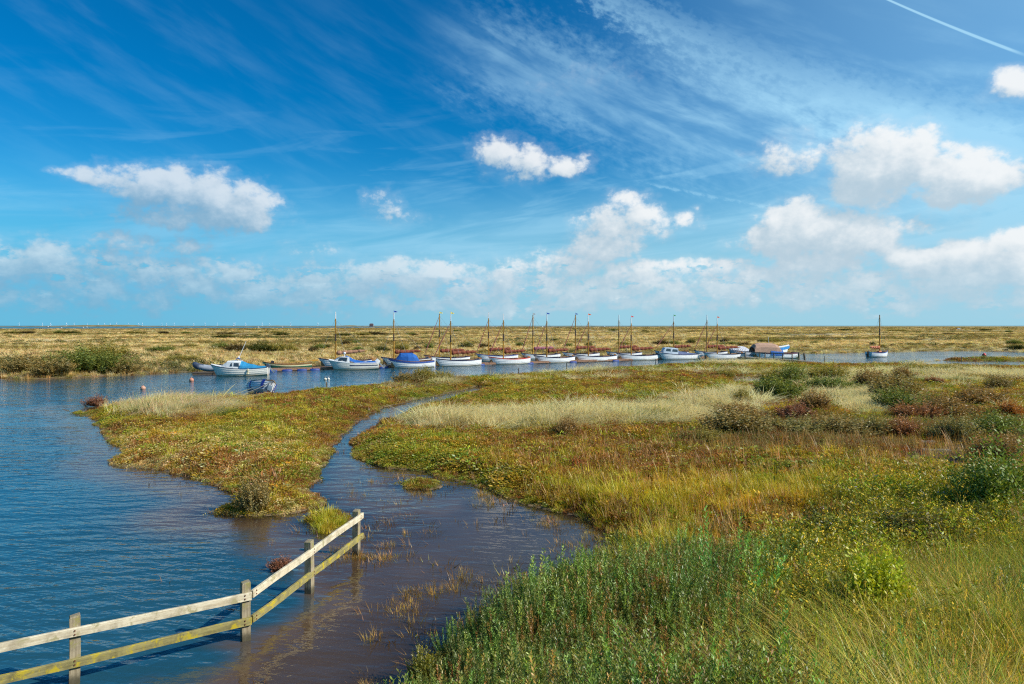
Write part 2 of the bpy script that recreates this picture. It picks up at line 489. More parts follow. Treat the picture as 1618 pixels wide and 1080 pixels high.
def ground_mat():
    m, t = new_mat('marsh_soil')
    c = t.new('ShaderNodeAttribute', attribute_name='col').outputs['Color']
    p = t.new('ShaderNodeNewGeometry').outputs['Position']
    n1 = t.noise(p, 5.0, 8, 0.7); n2 = t.noise(p, 0.35, 6, 0.7)
    c = t.mix(t.ramp(n1, 0.3, 0.75, 0.0, 0.75), c, t.mix(1.0, c, (0.42, 0.40, 0.36), 'MULTIPLY'))
    c = t.mix(t.ramp(n2, 0.45, 0.7, 0.0, 0.4), c, t.mix(1.0, c, (0.6, 0.55, 0.5), 'MULTIPLY'))
    b = t.new('ShaderNodeBsdfPrincipled')
    t.put(b.inputs['Base Color'], c)
    b.inputs['Roughness'].default_value = 0.9; b.inputs['Specular IOR Level'].default_value = 0.15
    bn = t.new('ShaderNodeBump'); bn.inputs['Strength'].default_value = 0.8; bn.inputs['Distance'].default_value = 0.08
    t.put(bn.inputs['Height'], n1); t.l.new(bn.outputs[0], b.inputs['Normal'])
    t.l.new(b.outputs[0], t.out.inputs[0])
    return m


me = np_mesh('ground', np.stack([fx, fy, GZ], -1), [quads], {'col': ('FLOAT_COLOR', gcol)}, [ground_mat()])
me.polygons.foreach_set('use_smooth', [True] * len(me.polygons))
ground = bpy.data.objects.new('ground', me); COL.objects.link(ground)
tag(ground, 'flat salt marsh ground of brown mud with creeks and pools', 'ground', kind='structure')


def water_mat():
    m, t = new_mat('tidal_water')
    p = t.new('ShaderNodeNewGeometry').outputs['Position']
    depth = t.new('ShaderNodeAttribute', attribute_name='depth').outputs['Fac']
    open_ = t.new('ShaderNodeAttribute', attribute_name='open').outputs['Fac']     # how far from the bank: ripples die out in the sheltered creek

    def waves(angle, along, across, scale, detail, rough, off):
        r = t.new('ShaderNodeVectorRotate', rotation_type='Z_AXIS')
        t.put(r.inputs['Vector'], t.vmath('ADD', p, off)); r.inputs['Angle'].default_value = R(angle)
        return t.noise(t.vmath('MULTIPLY', r.outputs[0], (along, across, 1)), scale, detail, rough, 0.25)
    a = waves(-9, 0.22, 1.0, 2.6, 1.0, 0.4, (0, 0, 0))
    b = waves(14, 0.30, 1.0, 5.2, 2.0, 0.5, (31, 7, 0))
    c = waves(-30, 0.5, 1.0, 11.0, 2.0, 0.5, (3, 57, 0))
    g = waves(0, 0.5, 1.0, 0.8, 1.0, 0.5, (11, 5, 0))
    gust = t.ramp(t.noise(p, 0.09, 3, 0.55), 0.35, 0.65, 0.5, 1.15)
    h = t.math('ADD', t.math('MULTIPLY', a, 0.050), t.math('MULTIPLY', b, 0.038))
    h = t.math('ADD', h, t.math('MULTIPLY', c, 0.010))
    h = t.math('ADD', h, t.math('MULTIPLY', g, 0.03))
    h = t.math('MULTIPLY', h, t.math('MULTIPLY', t.math('MULTIPLY', gust, 1.25), open_))
    bn = t.new('ShaderNodeBump'); bn.inputs['Strength'].default_value = 1.0; bn.inputs['Distance'].default_value = 1.0
    t.put(bn.inputs['Height'], h)
    N = bn.outputs[0]
    gl = t.new('ShaderNodeBsdfGlossy'); gl.inputs['Roughness'].default_value = 0.06; t.put(gl.inputs['Color'], (1, 1, 1)); t.l.new(N, gl.inputs['Normal'])
    tr = t.new('ShaderNodeBsdfTransparent')
    clear = t.math('POWER', 2.718, t.math('MULTIPLY', depth, -2.0))
    t.put(tr.inputs['Color'], t.mix(clear, (0.50, 0.42, 0.26), (1, 1, 1)))
    di = t.new('ShaderNodeBsdfDiffuse')
    t.put(di.inputs['Color'], t.mix(t.ramp(depth, 0.24, 0.56), (0.24, 0.145, 0.075), (0.02, 0.095, 0.135)))  # brown is murk; the deep teal paints reflected sky blue into the diffuse colour
    murk = t.ramp(clear, 1.0, 0.1, 0.0, 0.92, smooth=False)
    body = t.new('ShaderNodeMixShader'); t.put(body.inputs[0], murk); t.l.new(tr.outputs[0], body.inputs[1]); t.l.new(di.outputs[0], body.inputs[2])
    fr = t.new('ShaderNodeFresnel'); fr.inputs['IOR'].default_value = 1.42; t.l.new(N, fr.inputs['Normal'])
    mx = t.new('ShaderNodeMixShader'); seaf = t.new('ShaderNodeAttribute', attribute_name='sea').outputs['Fac']     # steep little waves of the open estuary: never a mirror
    t.put(mx.inputs[0], t.math('MINIMUM', fr.outputs[0], t.math('MULTIPLY_ADD', seaf, -0.62, 1.0))); t.l.new(body.outputs[0], mx.inputs[1]); t.l.new(gl.outputs[0], mx.inputs[2])
    t.l.new(mx.outputs[0], t.out.inputs[0])
    return m


keep = (GZ.reshape(nR, nT)[:-1, :-1] < 0.2) | (GZ.reshape(nR, nT)[1:, 1:] < 0.2)
wq = quads.reshape(nR - 1, nT - 1, 4)[keep]
shel = np.clip(0.30 + np.clip(-D_, 0, 12) / 5.0, 0.25, 1.0)
cpx, cpy = to_px(fx, fy)
calm = sstep(-1.0, 1.5, fx + 3.73 - (fy - 9.57) * 0.21) * sstep(50, 40, fy) * (fy > 1)     # the creek and hollow behind the fence lie sheltered
shel = shel * (1 - calm) + np.minimum(shel, 0.09 + 0.34 * sstep(16, 9, fy)) * calm
sea = sstep(500, 800, fy)
me = np_mesh('water', np.stack([fx, fy, np.zeros_like(fx)], -1), [wq], {'depth': ('FLOAT', np.clip(-GZ, 0, 3)), 'open': ('FLOAT', shel), 'sea': ('FLOAT', sea)}, [water_mat()])
water = bpy.data.objects.new('water', me); COL.objects.link(water)
tag(water, 'rippled blue tidal water of the creek and flooded marsh', 'water', kind='structure')

# far dunes across the estuary
prof = [(-1500, 1.6), (-600, 2.2), (0, 2.0), (60, 2.4), (110, 4.6), (150, 5.5), (190, 6.0), (200, 4.0), (215, 2.4), (300, 1.9), (420, 2.4), (520, 2.2), (545, 4.0), (565, 2.6), (700, 1.9), (900, 1.8), (1080, 1.4), (1250, 0.8), (1700, 0.4)]
mb = MB()
rows = []
YD = 2950.0
for x in np.arange(-1500, 1700, 7.0):
    hgt = float(np.interp(x, [p[0] for p in prof], [p[1] for p in prof])) + (float(vnoise(np.array([x]), np.array([0.0]), 20, 5, 3)[0]) - 0.5) * 2.4
    hgt = max(hgt, 0.25) * 1.35
    X = (x - CX) / F * YD
    rows.append([(X, YD, -0.6), (X, YD + 25, 0.6), (X, YD + 60, hgt * 0.7), (X, YD + 95, hgt), (X, YD + 150, hgt * 0.6), (X, YD + 300, -0.6)])
mb.grid(rows)
m, t = new_mat('dune_turf')
p = t.new('ShaderNodeNewGeometry').outputs['Position']
nn = t.noise(p, 0.03, 6, 0.7)
b = t.new('ShaderNodeBsdfDiffuse')
t.put(b.inputs[0], t.mix(t.ramp(nn, 0.38, 0.62), (0.16, 0.13, 0.05), (0.34, 0.27, 0.13)))
t.l.new(b.outputs[0], t.out.inputs[0])
dunes = mb.build('dunes', m, smooth=True)
tag(dunes, 'low line of sandy dunes on the horizon across the estuary', 'dunes', kind='structure')
# ------------------------------------------------------------------ sun and sky
SUN_AZ, SUN_EL = 105.0, 36.0            # clockwise from the way the camera looks; height over the horizon
sv = Vector((math.sin(R(SUN_AZ)) * math.cos(R(SUN_EL)), math.cos(R(SUN_AZ)) * math.cos(R(SUN_EL)), math.sin(R(SUN_EL))))
sl = bpy.data.lights.new('sun', 'SUN')
sl.energy = 5.0; sl.angle = R(0.5); sl.color = (1.0, 0.95, 0.86)
so = bpy.data.objects.new('sun', sl); COL.objects.link(so)
so.rotation_euler = sv.to_track_quat('Z', 'Y').to_euler()
so.location = (0, 0, 50)

world = bpy.data.worlds.new('World'); SC.world = world
world.use_nodes = True
world.cycles.sampling_method = 'MANUAL'; world.cycles.sample_map_resolution = 256
t = NT(world.node_tree); t.n.clear()
SKY_S = 0.1
sky = t.new('ShaderNodeTexSky'); sky.sky_type = 'NISHITA'
sky.sun_disc = False
sky.sun_elevation = R(SUN_EL); sky.sun_rotation = R(SUN_AZ)
sky.altitude = 0; sky.air_density = 1.0; sky.dust_density = 0.0; sky.ozone_density = 4.0
dirv = t.vmath('NORMALIZE', t.new('ShaderNodeTexCoord').outputs['Generated'])
sx, sy, sz = t.xyz(dirv)
az = t.math('ARCTAN2', sx, sy)
el = t.math('ARCSINE', sz)
P = t.comb(az, el, 0.0)


def azel(px, py):
    dx, dz = (px - CX) / F, (HY - py) / F
    return math.atan(dx), math.atan(dz / math.sqrt(1 + dx * dx))


# cumulus: heaps of soft ellipses, (x, y, half width, half height, weight) as seen from the sea wall
CLOUDS = [
    (150, 280, 40, 16, .8), (205, 288, 60, 24, .9), (262, 302, 78, 34, 1.1), (325, 318, 78, 36, 1.2), (375, 330, 55, 32, 1.1), (394, 298, 20, 20, .9), (300, 342, 110, 20, .7), (100, 270, 20, 6, .5),
    (607, 326, 27, 21, .42), (640, 345, 48, 12, .2), (575, 320, 14, 10, .1),
    (793, 244, 38, 22, .8), (835, 254, 48, 22, .8), (890, 262, 40, 12, .7), (840, 238, 26, 12, .6),
    (985, 352, 60, 24, 1.0), (1015, 345, 30, 18, .8), (950, 358, 36, 18, .8), (958, 392, 50, 20, 1.0), (994, 317, 28, 12, .6), (1086, 345, 20, 13, .7),
    (1262, 362, 60, 36, 1.2), (1240, 378, 62, 22, 1.2), (1320, 372, 84, 36, 1.2), (1372, 378, 52, 28, 1.0), (1300, 408, 84, 30, 1.0), (1372, 340, 22, 20, .6),
    (1385, 268, 60, 50, 1.3), (1428, 242, 54, 34, 1.3), (1375, 300, 60, 24, 1.1), (1450, 270, 40, 32, 1.0),
    (1525, 284, 66, 36, 1.3), (1560, 290, 40, 20, 1.0), (1480, 300, 40, 16, .8), (1500, 265, 40, 18, .9),
    (1240, 228, 32, 14, .6), (1245, 254, 50, 16, .7), (1275, 246, 30, 12, .6), (1178, 244, 12, 6, .4),
    (1440, 404, 36, 20, 1.0), (1500, 412, 76, 24, 1.2), (1575, 412, 80, 26, 1.2), (1540, 432, 100, 22, 1.0), (1610, 378, 30, 16, .9), (1450, 356, 50, 12, .5),
    (1606, 132, 44, 22, .9), (1618, 112, 30, 12, .6),
    (930, 128, 66, 16, .05),
    (225, 386, 84, 17, .7), (280, 392, 36, 15, .6), (70, 394, 42, 14, .7), (66, 370, 40, 8, .2), (500, 396, 50, 14, .25), (460, 420, 60, 12, .3), (600, 415, 60, 10, .3), (410, 438, 46, 12, .4), (480, 395, 30, 10, .2), (1480, 358, 60, 12, .3),
    (1740, 250, 80, 40, 1), (1800, 400, 120, 40, 1), (-150, 300, 90, 30, .8), (-100, 400, 120, 20, .7),
]

# node groups, one per half of the sky: how heaped the cloud is at a direction, and the same with its fine billows
def make_groups(tagname, lst):
    gt = bpy.data.node_groups.new('heap_' + tagname, 'ShaderNodeTree')
    gt.interface.new_socket('P', in_out='INPUT', socket_type='NodeSocketVector')
    gt.interface.new_socket('D', in_out='OUTPUT', socket_type='NodeSocketFloat')
    g = NT(gt)
    gi = g.new('NodeGroupInput'); go_ = g.new('NodeGroupOutput')
    P0 = gi.outputs[0]
    big = g.noise(g.vmath('MULTIPLY', P0, (1, 1.25, 1)), 16.0, 2, 0.5, dim='2D', out=1)
    warp = g.vmath('MULTIPLY', g.vmath('SUBTRACT', big, (0.5, 0.5, 0.5)), (0.040, 0.026, 0.0))
    Pw = g.vmath('ADD', P0, warp)
    accs = []
    for cx, cy, rx, ry, wt in lst:
        a, e = azel(cx, cy)
        q = g.vmath('MULTIPLY', g.vmath('SUBTRACT', Pw, (a, e, 0)), (F / rx / math.cos(a) ** 2 * 0.73, F / ry / math.cos(a) * 0.72, 0))
        accs.append(g.math('MULTIPLY_ADD', g.vmath('DOT_PRODUCT', q, q), -max(wt, .5) * 0.8, wt))
    while len(accs) > 1:
        nx = [g.math('SMOOTH_MAX', accs[i], accs[i + 1], 0.25) for i in range(0, len(accs) - 1, 2)]
        if len(accs) % 2: nx.append(accs[-1])
        accs = nx
    base = g.math('MAXIMUM', accs[0], -2.0)
    # the low bank of far cumulus along the horizon
    x0, e0, _ = g.xyz(P0)
    bn_ = g.noise(g.vmath('MULTIPLY', P0, (1.0, 2.3, 1.0)), 19.0, 5, 0.62, dim='2D')
    e0 = g.math('MULTIPLY_ADD', g.math('SUBTRACT', g.noise(g.vmath('MULTIPLY', P0, (1.0, 3.0, 1.0)), 5.0, 3, 0.6, dim='2D'), 0.5), 0.075, e0)
    band = g.math('MULTIPLY', g.ramp(e0, -0.012, 0.036), g.ramp(e0, 0.120, 0.075))
    band = g.math('MULTIPLY', band, g.ramp(bn_, 0.18, 0.42))
    band = g.math('ADD', g.math('MULTIPLY_ADD', band, 1.22, -0.50), g.ramp(band, 0.0, 0.10, -1.4, 0.0))
    base = g.math('MAXIMUM', base, band)
    g.put(go_.inputs[0], base)
    return gt


def fine(P_, octaves, puffs):
    Q = t.vmath('MULTIPLY', P_, (1, 1.3, 1))
    f1 = t.noise(Q, 26.0, octaves, 0.50, dim='2D')
    d = t.math('MULTIPLY', t.math('SUBTRACT', f1, 0.5), 1.15)
    if puffs:
        d = t.math('MULTIPLY_ADD', t.math('SUBTRACT', t.noise(Q, 110.0, 3, 0.6, dim='2D'), 0.5), 0.55, d)
        wob = t.noise(Q, 40.0, 1, 0.5, dim='2D', out=1)
        v = t.new('ShaderNodeTexVoronoi', feature='F1', voronoi_dimensions='2D'); v.inputs['Scale'].default_value = 30.0; v.inputs['Detail'].default_value = 2.0; v.inputs['Roughness'].default_value = 0.5
        t.put(v.inputs['Vector'], t.vmath('ADD', Q, t.vmath('SCALE', wob, scale=0.012)))
        d = t.math('MULTIPLY_ADD', t.math('SUBTRACT', 0.45, v.outputs['Distance']), 0.40, d)
    return d


side = t.ramp(az, -0.62, 0.25)

# clear sky, graded deep blue through a polarising filter
hsv = t.new('ShaderNodeHueSaturation'); hsv.inputs['Saturation'].default_value = 1.45; hsv.inputs['Value'].default_value = 1.0; hsv.inputs['Hue'].default_value = 0.5
t.put(hsv.inputs['Color'], sky.outputs[0])
sx_ = t.new('ShaderNodeSeparateColor'); t.put(sx_.inputs[0], hsv.outputs[0])
blue = t.new('ShaderNodeCombineColor')
t.put(blue.inputs[0], t.math('MAXIMUM', sx_.outputs[0], 0.02)); t.put(blue.inputs[1], sx_.outputs[1]); t.put(blue.inputs[2], sx_.outputs[2])
col = t.vmath('MULTIPLY', blue.outputs[0], (0.44, 1.06, 1.06))

def L(r, g_, b_): return (r / SKY_S, g_ / SKY_S, b_ / SKY_S)

# high cirrus: fibres combed along a slant, thicker to the right; a broad old trail across the upper right
rot = t.new('ShaderNodeVectorRotate', rotation_type='Z_AXIS'); t.put(rot.inputs['Vector'], P); rot.inputs['Angle'].default_value = R(24)
fib = t.noise(t.vmath('MULTIPLY', rot.outputs[0], (1.0, 4.6, 1)), 6.0, 5, 0.55, 0.15, dim='2D')
fib2 = t.noise(t.vmath('MULTIPLY', rot.outputs[0], (2.6, 5.0, 1)), 22.0, 4, 0.6, 0.1, dim='2D')
patch = t.noise(P, 2.6, 2, 0.5, dim='2D')
rot2 = t.new('ShaderNodeVectorRotate', rotation_type='Z_AXIS'); t.put(rot2.inputs['Vector'], P); rot2.inputs['Angle'].default_value = R(-7)
fib3 = t.noise(t.vmath('MULTIPLY', rot2.outputs[0], (1.0, 7.0, 1)), 6.0, 5, 0.56, 0.35, dim='2D')
right = t.ramp(az, -0.12, 0.5)
ci = t.math('MULTIPLY', t.ramp(fib, 0.40, 0.78), t.math('MULTIPLY_ADD', right, 0.75, 0.34))
ci = t.math('MULTIPLY', ci, t.ramp(patch, 0.34, 0.60))
ci = t.math('MULTIPLY', ci, t.ramp(el, 0.10, 0.24))


def trail(x0, y0, x1, y1, w0, w1, ragged):
    a0, e0_ = azel(x0, y0); a1, e1_ = azel(x1, y1)
    Lg = math.hypot(a1 - a0, e1_ - e0_); ux, uy = (a1 - a0) / Lg, (e1_ - e0_) / Lg
    q = t.vmath('SUBTRACT', P, (a0, e0_, 0))
    s_ = t.math('DIVIDE', t.vmath('DOT_PRODUCT', q, (ux, uy, 0)), Lg)
    d_ = t.vmath('DOT_PRODUCT', q, (-uy, ux, 0))
    if ragged:
        d_ = t.math('ADD', d_, t.math('MULTIPLY', t.math('SUBTRACT', fib2, 0.5), ragged))
    w_ = t.math('MULTIPLY_ADD', t.math('MINIMUM', t.math('MAXIMUM', s_, 0.0), 1.0), (w1 - w0) / F, w0 / F)
    across = t.ramp(t.math('DIVIDE', t.math('ABSOLUTE', d_), w_), 1.0, 0.15)
    return t.math('MULTIPLY', across, t.math('MULTIPLY', t.ramp(s_, -0.06, 0.10), t.ramp(s_, 1.06, 0.86)))


broad = t.math('MULTIPLY', trail(905, -30, 1650, 280, 26, 95, 0.05), t.ramp(fib2, 0.25, 0.75, 0.45, 1.0))
veil = t.math('MULTIPLY', trail(700, 60, 1750, 330, 90, 150, 0.09), t.ramp(fib, 0.30, 0.72, 0.25, 1.0))
thin = t.math('MULTIPLY', trail(1370, -16, 1618, 86, 1.6, 2.6, 0.0), 0.55)
thin2 = t.math('MULTIPLY', trail(1010, 286, 1600, 388, 3, 5, 0.008), t.ramp(fib2, 0.4, 0.6, 0.05, 0.22))
low = t.math('MULTIPLY', t.ramp(fib3, 0.25, 0.70), t.math('MULTIPLY', t.ramp(el, 0.19, 0.10), t.ramp(el, 0.02, 0.06)))
streak = t.math('MULTIPLY', t.ramp(fib3, 0.50, 0.74), t.math('MULTIPLY', t.ramp(el, 0.34, 0.2), t.math('MULTIPLY_ADD', side, 0.08, 0.09)))
cir = t.math('MAXIMUM', t.math('MULTIPLY', ci, 0.20), t.math('MULTIPLY', broad, 0.38))
cir = t.math('ADD', cir, t.math('MULTIPLY', veil, 0.34))
cir = t.math('ADD', cir, t.math('MULTIPLY', low, 0.46))
cir = t.math('ADD', cir, t.math('ADD', thin, thin2))
cir = t.math('ADD', cir, streak)
cir = t.math('ADD', cir, t.math('MULTIPLY', t.ramp(az, 0.0, 0.75), 0.34))
cir = t.math('MINIMUM', cir, 0.74)
col = t.mix(cir, col, L(0.44, 0.76, 0.95))
# the milky air close to the horizon
col = t.mix(t.ramp(el, 0.24, 0.02, 0.0, 0.9), col, t.mix(side, L(0.10, 0.40, 0.67), L(0.31, 0.56, 0.72)))


clear = t.new('ShaderNodeBackground'); clear.inputs['Strength'].default_value = SKY_S
t.put(clear.inputs['Color'], col)


def cumulus(gt):
    """the sky with cumulus in it; worked out only where a cloud can be"""
    def heap(v):
        n = t.new('ShaderNodeGroup'); n.node_tree = gt; t.put(n.inputs[0], v); return n.outputs[0]
    base = heap(P)
    D0 = t.math('ADD', base, fine(P, 6, True))
    Ps = t.vmath('ADD', P, (0.013, 0.020, 0))          # a step towards the sun
    D1 = t.math('ADD', heap(Ps), fine(Ps, 3, True))
    broad_ = t.math('SUBTRACT', base, heap(t.vmath('ADD', P, (0.022, 0.040, 0))))
    alpha = t.math('MAXIMUM', t.ramp(D0, -0.02, 0.72), t.math('MULTIPLY', t.ramp(D0, -0.45, 0.40), 0.16))
    thick = t.ramp(D0, 0.3, 1.5)
    lit = t.ramp(t.math('MULTIPLY_ADD', t.math('SUBTRACT', D0, D1), 0.75, t.math('MULTIPLY', broad_, 0.30)), -0.50, 1.40)
    shade = t.mix(side, L(0.20, 0.37, 0.53), L(0.44, 0.56, 0.65))
    bright = t.mix(side, L(0.66, 0.73, 0.79), L(0.83, 0.85, 0.86))
    bright = t.mix(t.math('MULTIPLY', t.ramp(el, 0.125, 0.085), t.ramp(side, 0.9, 0.3)), bright, L(0.58, 0.71, 0.79))
    ccol = t.mix(t.math('MULTIPLY', lit, t.ramp(el, 0.02, 0.14, 0.85, 1.0)), shade, bright)
    amt = t.math('MULTIPLY', alpha, t.math('MULTIPLY', t.ramp(el, 0.01, 0.10, 0.60, 0.96), t.math('MULTIPLY_ADD', side, 0.12, 0.86)))
    bg = t.new('ShaderNodeBackground'); bg.inputs['Strength'].default_value = SKY_S
    t.put(bg.inputs['Color'], t.mix(amt, col, ccol))
    sel = t.new('ShaderNodeMixShader')
    t.put(sel.inputs[0], t.math('GREATER_THAN', base, -0.95))
    t.l.new(clear.outputs[0], sel.inputs[1]); t.l.new(bg.outputs[0], sel.inputs[2])
    return sel


mid_x = 720
lf = cumulus(make_groups('west', [c for c in CLOUDS if c[0] - c[2] * 1.6 < mid_x + 60]))
rt = cumulus(make_groups('east', [c for c in CLOUDS if c[0] + c[2] * 1.6 > mid_x - 60]))
half = t.new('ShaderNodeMixShader'); t.put(half.inputs[0], t.math('GREATER_THAN', az, azel(mid_x, 300)[0]))
t.l.new(lf.outputs[0], half.inputs[1]); t.l.new(rt.outputs[0], half.inputs[2])
zone = t.new('ShaderNodeMixShader')
t.put(zone.inputs[0], t.math('MULTIPLY', t.math('GREATER_THAN', el, 0.008), t.math('MULTIPLY', t.math('LESS_THAN', el, 0.47), t.math('LESS_THAN', t.math('ABSOLUTE', az), 1.1))))
t.l.new(clear.outputs[0], zone.inputs[1]); t.l.new(half.outputs[0], zone.inputs[2])
wo = t.new('ShaderNodeOutputWorld'); t.l.new(zone.outputs[0], wo.inputs[0])
# ------------------------------------------------------------------ plants
prng = np.random.default_rng(11)


def leaf_mat(name, src, tip=(1.25, 1.1, 0.8), trans=0.35, warm=(1.45, 1.05, 0.75), glow=(1.15, 1.1, 0.6)):
    """thin leaf: colour from the instance ('I'), or from the object ('O'); attribute t runs root to tip, v differs leaf by leaf"""
    m, t = new_mat(name)
    if src == 'I': c = t.new('ShaderNodeAttribute', attribute_name='col', attribute_type='INSTANCER').outputs['Color']
    else: c = t.new('ShaderNodeObjectInfo').outputs['Color']
    v = t.new('ShaderNodeAttribute', attribute_name='v').outputs['Fac']
    k = t.new('ShaderNodeAttribute', attribute_name='t').outputs['Fac']
    c = t.mix(t.ramp(v, 0.0, 1.0, 0.0, 0.75), c, t.mix(1.0, c, warm, 'MULTIPLY'))
    c = t.mix(t.ramp(k, 0.5, 1.0, 0.0, 0.7), c, t.mix(1.0, c, tip, 'MULTIPLY'))
    d = t.new('ShaderNodeBsdfDiffuse'); t.put(d.inputs[0], c)
    tr = t.new('ShaderNodeBsdfTranslucent'); t.put(tr.inputs[0], t.mix(1.0, c, glow, 'MULTIPLY'))
    mx = t.new('ShaderNodeMixShader'); mx.inputs[0].default_value = trans
    t.l.new(d.outputs[0], mx.inputs[1]); t.l.new(tr.outputs[0], mx.inputs[2])
    gl = t.new('ShaderNodeBsdfGlossy'); gl.inputs['Roughness'].default_value = 0.45
    m2 = t.new('ShaderNodeMixShader'); m2.inputs[0].default_value = 0.035
    t.l.new(mx.outputs[0], m2.inputs[1]); t.l.new(gl.outputs[0], m2.inputs[2])
    t.l.new(m2.outputs[0], t.out.inputs[0])
    return m


M_LEAF_I = leaf_mat('blade', 'I')
M_LEAF_O = leaf_mat('shrub_leaf', 'O', tip=(1.2, 1.05, 0.9), trans=0.3)
M_YEL = paint('yellow_flower', (0.75, 0.48, 0.02), 0.8, 0.1)
M_LIL = paint('lilac_flower', (0.52, 0.42, 0.55), 0.8, 0.1)
M_STEM = paint('woody_stem', (0.13, 0.085, 0.05), 0.9, 0.2)


class Plant:
    def __init__(s):
        s.V = []; s.T = []; s.v = []; s.q = []; s.tr = []; s.mq = []; s.mt = []

    def blade(s, x, y, z, az, lean, hgt, w, bend=0.6, segs=3, v=None, face=None, mi=0):
        """a tapering blade of grass that arches over"""
        v = prng.random() if v is None else v
        dx, dy = math.cos(az), math.sin(az)
        fa = az + math.pi / 2 if face is None else face
        sx_, sy_ = math.cos(fa), math.sin(fa)
        n0 = len(s.V)
        for k in range(segs):
            f = k / segs
            a = lean * (f + bend * f * f)
            hw = w * (1 - 0.55 * f) / 2
            px = x + dx * a * hgt; py = y + dy * a * hgt; pz = z + hgt * (f - 0.35 * lean * bend * f * f)
            s.V += [(px - sx_ * hw, py - sy_ * hw, pz), (px + sx_ * hw, py + sy_ * hw, pz)]
            s.T += [f, f]; s.v += [v, v]
        a = lean * (1 + bend)
        s.V.append((x + dx * a * hgt, y + dy * a * hgt, z + hgt * (1 - 0.35 * lean * bend))); s.T.append(1.0); s.v.append(v)
        for k in range(segs - 1):
            i = n0 + 2 * k
            s.q.append((i, i + 1, i + 3, i + 2)); s.mq.append(mi)
        i = n0 + 2 * (segs - 1)
        s.tr.append((i, i + 1, i + 2)); s.mt.append(mi)

    def leaf(s, p, d, L, w, t, v=None, mi=0):
        """a small pointed leaf at p growing along d"""
        v = prng.random() if v is None else v
        d = np.asarray(d, float); d /= np.linalg.norm(d) + 1e-9
        r = prng.normal(size=3); sd = np.cross(d, r); sd /= np.linalg.norm(sd) + 1e-9
        p = np.asarray(p, float)
        n0 = len(s.V)
        s.V += [tuple(p), tuple(p + d * L * 0.5 + sd * w / 2), tuple(p + d * L), tuple(p + d * L * 0.5 - sd * w / 2)]
        s.T += [t, t, min(t + 0.1, 1), t]; s.v += [v] * 4
        s.q.append((n0, n0 + 1, n0 + 2, n0 + 3)); s.mq.append(mi)

    def mesh(s, name, mats):
        fs = []; mi = []
        if s.q: fs.append(np.array(s.q)); mi += s.mq
        if s.tr: fs.append(np.array(s.tr)); mi += s.mt
        me = np_mesh(name, np.array(s.V), fs, {'t': ('FLOAT', s.T), 'v': ('FLOAT', s.v)}, mats)
        if len(mats) > 1: me.polygons.foreach_set('material_index', mi)
        return me


def U(a, b): return prng.uniform(a, b)


def grass_tuft(n, spread, lean0, lean1, w, wind=None, segs=3, seed_heads=0):
    p = Plant()
    for _ in range(n):
        r = spread * math.sqrt(prng.random()); a = U(0, 2 * math.pi)
        az = a + U(-0.9, 0.9)
        if wind is not None: az = wind + prng.normal() * 0.55
        p.blade(r * math.cos(a), r * math.sin(a), 0, az, U(lean0, lean1), U(0.35, 1.0), w * U(0.7, 1.3), U(0.3, 1.0), segs)
    for _ in range(seed_heads):
        a = U(0, 6.28); r = spread * prng.random(); az = U(0, 6.28); le = U(0.05, 0.3); h = U(0.95, 1.3)
        p.blade(r * math.cos(a), r * math.sin(a), 0, az, le, h, w * 0.5, 0.3, 2, v=0.9)
        tip = np.array([r * math.cos(a) + math.cos(az) * le * h * 0.95, r * math.sin(a) + math.sin(az) * le * h * 0.95, h * 0.88])
        for k in range(4): p.leaf(tip + np.array([0, 0, 0.03 * k]), (U(-1, 1), U(-1, 1), 2), 0.05, 0.012, 0.9, v=1.0)
    return p


def low_herb(n, leafL, leafW, dome=0.6, up=0.8):
    p = Plant()
    for _ in range(n):
        r = 0.5 * math.sqrt(prng.random()); a = U(0, 6.28)
        top = (1 - (r / 0.55) ** 2) * dome + (1 - dome) * 0.6
        z = top * (prng.random() ** 0.55)
        d = (math.cos(a) * r * 2 + U(-.6, .6), math.sin(a) * r * 2 + U(-.6, .6), U(0.1, 1) * up)
        p.leaf((r * math.cos(a), r * math.sin(a), z), d, leafL * U(.7, 1.3), leafW * U(.7, 1.3), z)
    return p


def sprig(p, base, top, nl, L, w, spreadl=0.7, mi=0, twig=True, v0=None):
    """an upright stem with small leaves all along"""
    base = np.asarray(base, float); top = np.asarray(top, float)
    ax = top - base
    vv = prng.random() if v0 is None else v0
    for k in range(nl):
        f = (k + 0.5) / nl
        f = 0.12 + 0.88 * f
        q = base + ax * f
        a = k * 2.4 + U(0, 1)
        d = ax / np.linalg.norm(ax) * U(0.5, 1.0) + np.array([math.cos(a), math.sin(a), 0]) * spreadl
        p.leaf(q, d, L * (1.15 - 0.45 * f) * U(.8, 1.2), w, f, v=np.clip(vv + U(-.25, .25), 0, 1), mi=mi)


def spikes(n, spread, nl, L, w, lean=0.35):
    p = Plant()
    for _ in range(n):
        a = U(0, 6.28); r = spread * math.sqrt(prng.random())
        b = np.array([r * math.cos(a), r * math.sin(a), 0]); h = U(0.6, 1.0) * (1 - 0.35 * r / max(spread, .01))
        t_ = b + np.array([math.cos(a) * lean * r / spread * h + U(-.12, .12), math.sin(a) * lean * r / spread * h + U(-.12, .12), h])
        sprig(p, b, t_, nl, L, w)
    return p


